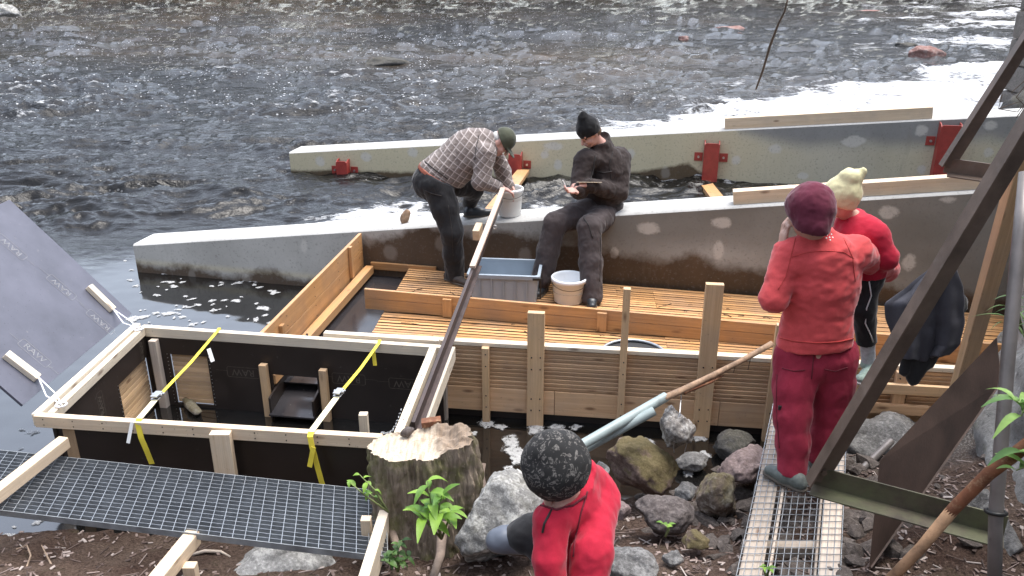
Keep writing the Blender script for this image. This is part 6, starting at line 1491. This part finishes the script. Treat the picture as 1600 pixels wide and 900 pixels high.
s.ell(P(0, -.01, .045), (.078, .090, .086), Rm).cone(P(0, -.02, .06), P(.01, -.045, .145), .073, .050, .04).cone(P(-.02, -.06, .145), P(-.035, -.095, .190), .042, .022, .02, (l, .5)).cone(P(0, -.015, .03), P(0, -.012, .0), .084, .084, .02)
s.cut(P(0, 0, -.018), -u + f * .25).wrinkle(0.0050, .05, (1, 1, .8), 31); s.build('beanie', M['beanie_cream'], ch)

# ---- bending man in plaid shirt
J = dict(head=Y(784, 222, 7.30), f=(.50, -.22, -.85), u=(.78, -.05, .55), neck=Y(770, 226, 7.30), chest=Y(738, 236, 7.30), pelvis=Y(682, 274, 7.22),
         shR=Y(758, 240, 7.14), elR=Y(751, 284, 7.06), wrR=Y(781, 293, 7.22), shL=Y(764, 226, 7.44), elL=Y(786, 268, 7.52), wrL=Y(796, 290, 7.46),
         hipR=Y(684, 288, 7.14), knR=Y(706, 362, 7.06), anR=Y(711, 428, 7.14), hipL=Y(700, 284, 7.32), knL=Y(740, 294, 7.52), anL=Y(733, 322, 7.64))
mn, P = make_body('bending man in plaid shirt, olive cap and black trousers reaching into the white bucket', Y(705, 440, 7.14), J, M['skin_ruddy'], .98, [('R', (.9, .2, -.35), (.3, .1, -1), -1, .7), ('L', (.3, -.3, -.9), (-.6, -.6, 0), 1, .7)], sz=1.02)
ax = (J['neck'] - J['pelvis']).normalized()
s = SDF(*bounds([J[k] for k in ('neck', 'chest', 'pelvis', 'shR', 'elR', 'wrR', 'shL', 'elL', 'wrL')], .24), .008); axp = V3(.52, 0, .85).normalized()
s.cone(J['pelvis'] - ax * .02, J['chest'] - ax * .08, .172, .185, .06).cone(J['chest'] - ax * .08, J['chest'] + ax * .10, .185, .15, .06).cone(J['chest'] + V3(-.02, 0, .03), J['neck'] - ax * .05, .165, .09, .05)
s.cone(J['pelvis'] + ax * .14 + V3(.02, 0, -.05), J['chest'] + V3(0, 0, -.03), .15, .13, .05)
s.chain([J['shR'], J['elR'], J['wrR']], [.095, .072, .050], .04).chain([J['shL'], J['elL'], J['wrL']], [.09, .07, .05], .04).cone(J['neck'] - ax * .05, J['neck'] + ax * .0, .08, .065, .03)
s.cut(J['pelvis'] + axp * .012, -axp).cutball(J['neck'] + ax * .08, .09, J['neck'] + ax * .015, ax).cutball(J['wrR'] + V3(.06, .03, -.02), .07, J['wrR'], (.9, .2, -.35))
s.wrinkle(0.0070, .13, (1, 1, 1), 41).wrinkle(0.0040, .05, (1, 1, 1), 44); s.build('plaid_shirt', M['plaid'], mn)
s = SDF(*bounds([J[k] for k in ('pelvis', 'hipR', 'hipL', 'knR', 'knL', 'anR', 'anL')], .24), .008)
s.cone(J['pelvis'] + ax * .055, J['pelvis'] - ax * .05 + V3(0, 0, -.03), .160, .172, .05)
s.chain([J['hipR'] + V3(-.01, 0, .0), J['hipR'].lerp(J['knR'], .5), J['knR'], J['knR'].lerp(J['anR'], .5), J['anR'] - V3(0, 0, .04)], [.142, .118, .098, .090, .088], .04).chain([J['hipL'], J['knL'], J['anL'] + V3(0, 0, .02)], [.13, .092, .072], .04)
s.cutball(J['pelvis'] + axp * .20, .30, J['pelvis'] + axp * .022, axp).cutball(J['anR'], .16, J['anR'] - V3(0, 0, .045), V3(0, 0, -1)).wrinkle(0.0060, .10, (1, 1, .6), 51).wrinkle(0.0045, .05, (1, 1, .6), 54); tr = s.build('trousers', M['trouser_black'], mn)
ba = J['pelvis'] + axp * .004; s = SDF(*bounds([ba], .28), .006); s.cone(ba - axp * .019, ba + axp * .019, .181, .181, .0).cut(ba + axp * .019, axp).cut(ba - axp * .019, -axp); s.build('belt', M['belt'], tr)
shoe(mn, 'boot', J['anR'] + V3(0, 0, .02), Z0 := (lambda p: Vector((p.x, p.y, DZ + .004)))(Y(700, 443, 7.16)), Vector((Y(733, 446, 7.0).x, 6.98, DZ + .004)), M['boot'], M['sole_dark'], 1.05)
wz = W1z(-.34) + .003; shoe(mn, 'boot', J['anL'] + V3(.0, 0, .04), Vector((-.42, 7.56, wz)), Vector((-.15, 7.60, wz)), M['boot_black'], M['sole_dark'], 1.05)
f, u, l = ortho(J['f'], J['u']); s = SDF(*bounds([J['head']], .24), .006); Rm = rotm(l, f, u)
s.ell(P(0, -.012, .045), (.086, .104, .088), Rm).cone(P(0, -.012, .05), P(0, -.012, .02), .088, .094, .02).cut(P(0, 0, .012), -u - f * .15).ell(P(0, .105, .025), (.070, .075, .010), Rm, .015).wrinkle(0.0015, .04); s.build('cap', M['cap'], mn)
s = SDF(*bounds([J['head']], .2), .006); s.ell(P(0, -.045, -.012), (.079, .066, .050), Rm).cut(P(0, 0, .022), u); s.build('hair', M['hair_grey'], mn)
mb = MB()
for e in (-1, 1): mb.tube([P(.034 * e, .104, .008) + (l * math.cos(a) * .022 + u * math.sin(a) * .017) for a in np.linspace(0, 6.28, 14)], .0025, 5).tube([P(.056 * e, .100, .012), P(.078 * e, .02, .012)], .0025, 5)
mb.build('glasses', M['glass_frame'], mn)

# ---- seated man in dark brown
J = dict(head=Y(921, 208, 7.16), f=(-.66, -.42, -.62), u=(-.50, -.25, .83), neck=Y(938, 230, 7.24), chest=Y(944, 264, 7.28), pelvis=Y(940, 318, 7.32),
         shL=Y(914, 250, 7.12), elL=Y(905, 296, 7.02), wrL=Y(903, 297, 6.90), shR=Y(968, 248, 7.36), elR=Y(966, 300, 7.20), wrR=Y(919, 289, 6.94),
         hipL=Y(922, 328, 7.20), knL=Y(867, 350, 6.98), anL=Y(846, 436, 6.86), hipR=Y(950, 332, 7.26), knR=Y(921, 356, 6.86), anR=Y(925, 464, 6.62))
sm_, P = make_body('seated man in dark brown jacket and black beanie writing with small sticks in his hands', Y(930, 330, 7.2), J, M['skin_ruddy'], .98, [('L', (-.75, -.45, .05), (.3, -.3, .9), 1, .75), ('R', (-.9, -.25, .1), (.2, .2, -1), 1, .8)], h=.0065)
ax = (J['neck'] - J['pelvis']).normalized()
s = SDF(*bounds([J[k] for k in ('neck', 'chest', 'pelvis', 'shR', 'elR', 'wrR', 'shL', 'elL', 'wrL')], .22), .008)
s.ell(J['chest'], (.20, .155, .20), None, .04).cone(J['chest'] - ax * .06, J['pelvis'] + ax * .0, .178, .196, .06).cone(J['shL'] + V3(.03, 0, 0), J['shR'] - V3(.03, 0, 0), .085, .085, .05).cone(J['chest'] + ax * .1, J['neck'], .13, .085, .05)
s.chain([J['shL'], J['elL'], J['wrL'].lerp(J['elL'], .1)], [.098, .082, .056], .03).chain([J['shR'], J['elR'], J['wrR'].lerp(J['elR'], .05)], [.104, .088, .058], .03)
s.cone(J['neck'] + V3(.03, .04, -.01), J['neck'] + V3(.015, .03, .05), .095, .082, .03).cone(J['neck'], J['neck'] + V3(-.02, -.02, .03), .08, .075, .02)
s.cutball(J['neck'] + V3(-.03, -.02, .12), .10, J['neck'] + V3(0, 0, .055), (-.35, -.25, 1)).cut(J['pelvis'] - V3(0, 0, .04), V3(.1, .2, -1)).wrinkle(0.0080, .10, (1, 1, 1), 61).wrinkle(0.0050, .045, (1, 1, 1.2), 64); s.build('jacket', M['jacket_brown'], sm_)
s = SDF(*bounds([J[k] for k in ('pelvis', 'hipR', 'hipL', 'knR', 'knL', 'anR', 'anL')], .22), .008)
s.cone(J['pelvis'] + V3(0, 0, .03), J['pelvis'] - V3(0, 0, -.0), .165, .17, .04)
for e in 'LR': s.chain([J['hip' + e], J['hip' + e].lerp(J['kn' + e], .5), J['kn' + e], J['kn' + e].lerp(J['an' + e], .5), J['an' + e]], [.120, .112, .102, .097, .092], .03)
s.cut((0, 0, W1z(.8) - .03 + 0) if False else J['anR'] - V3(0, 0, .04), V3(0, 0, -1)).wrinkle(0.0070, .09, (1, 1, .6), 71).wrinkle(0.0050, .045, (1, 1, .7), 74); s.build('trousers', M['trouser_brown'], sm_)
for e, (hx, tx, hy, ty) in (('R', (924, 925, 6.66, 6.44)), ('L', (850, 838, 6.92, 6.70))):
    a_ = Y(hx, 478, hy); b_ = Y(tx, 484, ty); shoe(sm_, 'rubber_boot', J['an' + e], Vector((a_.x, hy, DZ + .003)), Vector((b_.x, ty, DZ + .003)), M['boot_black'], M['sole_dark'], 1.05)
f, u, l = ortho(J['f'], J['u']); s = SDF(*bounds([J['head']], .26), .006); Rm = rotm(l, f, u)
s.ell(P(0, -.015, .050), (.090, .108, .092), Rm).cone(P(0, -.02, .08), P(.0, -.035, .150), .078, .050, .04).cone(P(0, -.04, .155), P(.005, -.05, .185), .036, .022, .02).cone(P(0, -.012, .04), P(0, -.012, .012), .094, .099, .02)
s.cut(P(0, 0, .004), -u + f * .18).wrinkle(0.0040, .05, (1, 1, 1), 81); s.build('beanie', M['beanie_black'], sm_)
s = SDF(*bounds([J['head']], .2), .006); s.ell(P(0, -.05, -.02), (.077, .058, .05), Rm).cut(P(0, 0, .01), u); s.build('hair', M['hair'], sm_)
tb = MB(); c = J['wrL'] + V3(-.10, -.06, .03); tb.tube([c, c + V3(-.035, -.01, .075)], .0045, 6); o = tag(tb.build('white_stick', M['tagcloth'], base=tuple(c)), 'short white stick held up in the left fingers of the seated man', 'stick')
c = J['wrR'] + V3(-.10, -.04, .035); o = tag(MB().plank(c, c + V3(.21, .03, -.01), .045, .005, up=(0, .30, 1)).build('notebook', M['paper'], base=tuple(c)), 'thin tan notebook seen edge-on under the right hand of the seated man', 'notebook')

# ---- child in red jacket at the bottom edge
J = dict(head=Y(872, 738, 2.30), f=(-.45, -.62, -.64), u=(-.22, -.28, .93), neck=Y(893, 778, 2.34), chest=Y(902, 822, 2.36), pelvis=Y(898, 925, 2.34),
         shR=Y(862, 812, 2.24), elR=Y(858, 872, 2.16), wrR=Y(866, 935, 2.12), shL=Y(935, 780, 2.42), elL=Y(926, 862, 2.20), wrL=Y(915, 945, 2.12),
         hipR=Y(872, 880, 2.36), knR=Y(838, 832, 2.42), anR=Y(800, 838, 2.42), hipL=Y(905, 930, 2.36), knL=Y(890, 990, 2.24), anL=Y(892, 1090, 2.26))
kd, P = make_body('child in bright red jacket and patterned black beanie stepping onto the grey boulder', Y(892, 1090, 2.26), J, M['skin'], .86, [('R', (.1, -.2, -1), (0, 1, 0), 1, .6), ('L', (0, -.2, -1), (0, 1, 0), -1, .6)], sz=.66, h=.006)
ax = (J['neck'] - J['pelvis']).normalized()
s = SDF(*bounds([J[k] for k in ('neck', 'chest', 'pelvis', 'shR', 'elR', 'wrR', 'shL', 'elL', 'wrL')], .17), .007)
s.cone(J['chest'], J['pelvis'], .112, .105, .04).cone(J['neck'] - ax * .03, J['chest'], .085, .115, .04).cone(J['shR'], J['shL'], .062, .070, .05).chain([J['shL'], J['elL'], J['wrL']], [.074, .068, .060], .012).chain([J['shR'], J['elR'], J['wrR']], [.060, .052, .046], .012)
s.cone(J['neck'] + V3(.01, .02, -.0), J['neck'] + V3(.0, .01, .05), .078, .074, .02).cone(J['shL'] + V3(.0, .03, .04), J['neck'] + V3(.05, .07, .05), .05, .05, .03)
s.cutball(J['neck'] + V3(-.02, -.02, .11), .11, J['neck'] + V3(0, 0, .055), (-.25, -.25, 1)).ell(J['head'] + V3(0, 0, -.01), (.092, .098, .11), None, .01, sub=True)
s.cut(J['pelvis'] - ax * .0, -ax).wrinkle(0.0060, .08, (1, 1, .8), 91).wrinkle(0.0030, .035, (1, 1, .8), 92); jk = s.build('jacket', M['fleece_red'], kd)
pts = [on_surface(jk, x, y) for x, y in ((863, 794), (857, 806), (851, 818), (848, 832))]; pts = [p + Vector(n) * .002 for p, n in pts if p]
if len(pts) > 2: MB().tube(pts, .004, 6).build('zip', M['black'], jk)
s = SDF(*bounds([J[k] for k in ('pelvis', 'hipR', 'hipL', 'knR', 'knL', 'anR', 'anL')], .15), .007)
s.cone(J['pelvis'] + ax * .03, J['pelvis'] - ax * .03, .098, .10, .03).chain([J['hipR'], J['knR'], J['knR'].lerp(J['anR'], .55)], [.080, .066, .060], .03).chain([J['hipL'], J['knL'], J['anL']], [.08, .064, .055], .03).wrinkle(0.0050, .06, (1, 1, 1), 95); s.build('trousers', M['trouser_black'], kd)
bp = [J['knR'].lerp(J['anR'], .42), Y(815, 841, 2.43), Y(788, 843, 2.43), Y(776, 845, 2.43)]; s = SDF(*bounds(bp, .1), .006); s.chain(bp, [.058, .052, .046, .040], .02).wrinkle(.002, .05); bo = s.build('rubber_boot', M['boot_grey'], kd)
s = SDF(*bounds(bp, .1), .006); s.cone(Y(822, 862, 2.44), Y(778, 858, 2.43), .030, .028, .01, ((0, .3, 1), .5)); s.build('sole', M['sole_dark'], bo)
shoe(kd, 'rubber_boot', J['anL'], J['anL'] + V3(.02, .05, -.07), J['anL'] + V3(-.05, -.13, -.07), M['boot_grey'], M['sole_dark'], .85)
f, u, l = ortho(J['f'], J['u']); s = SDF(*bounds([J['head']], .22), .0055); Rm = rotm(l, f, u)
s.ell(P(0, -.015, .048), (.100, .114, .112), Rm).cone(P(0, -.015, .05), P(0, -.012, .012), .107, .110, .02).cone(P(0, -.03, .09), P(0, -.04, .14), .085, .05, .04)
s.cut(P(0, 0, .002), -u + f * .12).wrinkle(0.0030, .06, (1, 1, 1), 97); s.build('beanie', M['camo'], kd)

def seam(obj, name, px, r, mat, off=.001):
    pts = []
    for (x0, y0), (x1, y1) in zip(px[:-1], px[1:]):
        for k in range(6): pts.append(on_surface(obj, lerp(x0, x1, k / 6), lerp(y0, y1, k / 6)))
    pts.append(on_surface(obj, *px[-1])); pts = [p + Vector(n) * off for p, n in pts if p]
    if len(pts) > 3: return MB().tube(pts, r, 6).build(name, mat, obj, smooth=True)
def kids(o, n): return [c for c in o.children if c.name.split('.')[0] == n][0]
M['seam_coral'] = plain('coral_seam', (.42, .045, .04), .9); M['seam_red'] = plain('crimson_seam', (.12, .012, .022), .9); M['seam_dark'] = plain('dark_seam', (.022, .018, .017), .8)
seam(fl_o, 'seam', [(1243, 372), (1236, 400), (1228, 432), (1216, 452)], .0022, M['seam_coral']); seam(fl_o, 'seam', [(1318, 372), (1332, 402), (1336, 440)], .0022, M['seam_coral'])
seam(fl_o, 'seam', [(1236, 402), (1262, 394), (1290, 392), (1318, 394), (1334, 404)], .0018, M['seam_coral']); seam(fl_o, 'hem', [(1208, 525), (1240, 533), (1275, 536), (1310, 534), (1338, 528)], .0035, M['seam_coral'])
wt_ = kids(wo, 'trousers'); seam(wt_, 'seam', [(1272, 545), (1270, 570), (1268, 592)], .003, M['seam_red']); seam(wt_, 'pocket', [(1222, 575), (1240, 580), (1258, 578)], .003, M['seam_red']); seam(wt_, 'pocket', [(1288, 577), (1305, 580), (1324, 574)], .003, M['seam_red']); seam(wt_, 'seam', [(1214, 585), (1213, 640), (1218, 700)], .003, M['seam_red'])
sj = kids(sm_, 'jacket'); seam(sj, 'zip', [(931, 243), (926, 262), (922, 285)], .006, M['seam_dark'], .003); seam(sj, 'pocket_flap', [(932, 268), (945, 270), (956, 268)], .006, M['seam_dark'], .002); seam(sj, 'seam', [(958, 236), (952, 258), (955, 280)], .004, M['seam_dark']); seam(sj, 'hem', [(912, 318), (930, 324), (955, 325), (975, 318)], .006, M['seam_dark'])
st_ = kids(sm_, 'trousers'); seam(st_, 'pocket_flap', [(912, 340), (920, 352), (926, 372)], .005, M['seam_dark']); seam(st_, 'seam', [(938, 360), (938, 400), (937, 440)], .004, M['seam_dark'])
bt = kids(mn, 'trousers'); seam(bt, 'pocket', [(664, 298), (676, 303), (690, 306)], .005, M['seam_dark']); seam(bt, 'seam', [(700, 320), (706, 360), (708, 400)], .004, M['seam_dark'])
bs_ = kids(mn, 'plaid_shirt'); seam(bs_, 'seam', [(748, 212), (744, 232), (742, 250)], .004, M['seam_dark']); seam(bs_, 'hem', [(661, 250), (678, 264), (700, 280)], .005, M['seam_dark'])
seam(jk, 'seam', [(918, 768), (908, 800), (900, 835), (896, 870)], .003, M['seam_red']); seam(jk, 'collar_edge', [(845, 790), (870, 797), (895, 790), (915, 775)], .004, M['seam_red'])
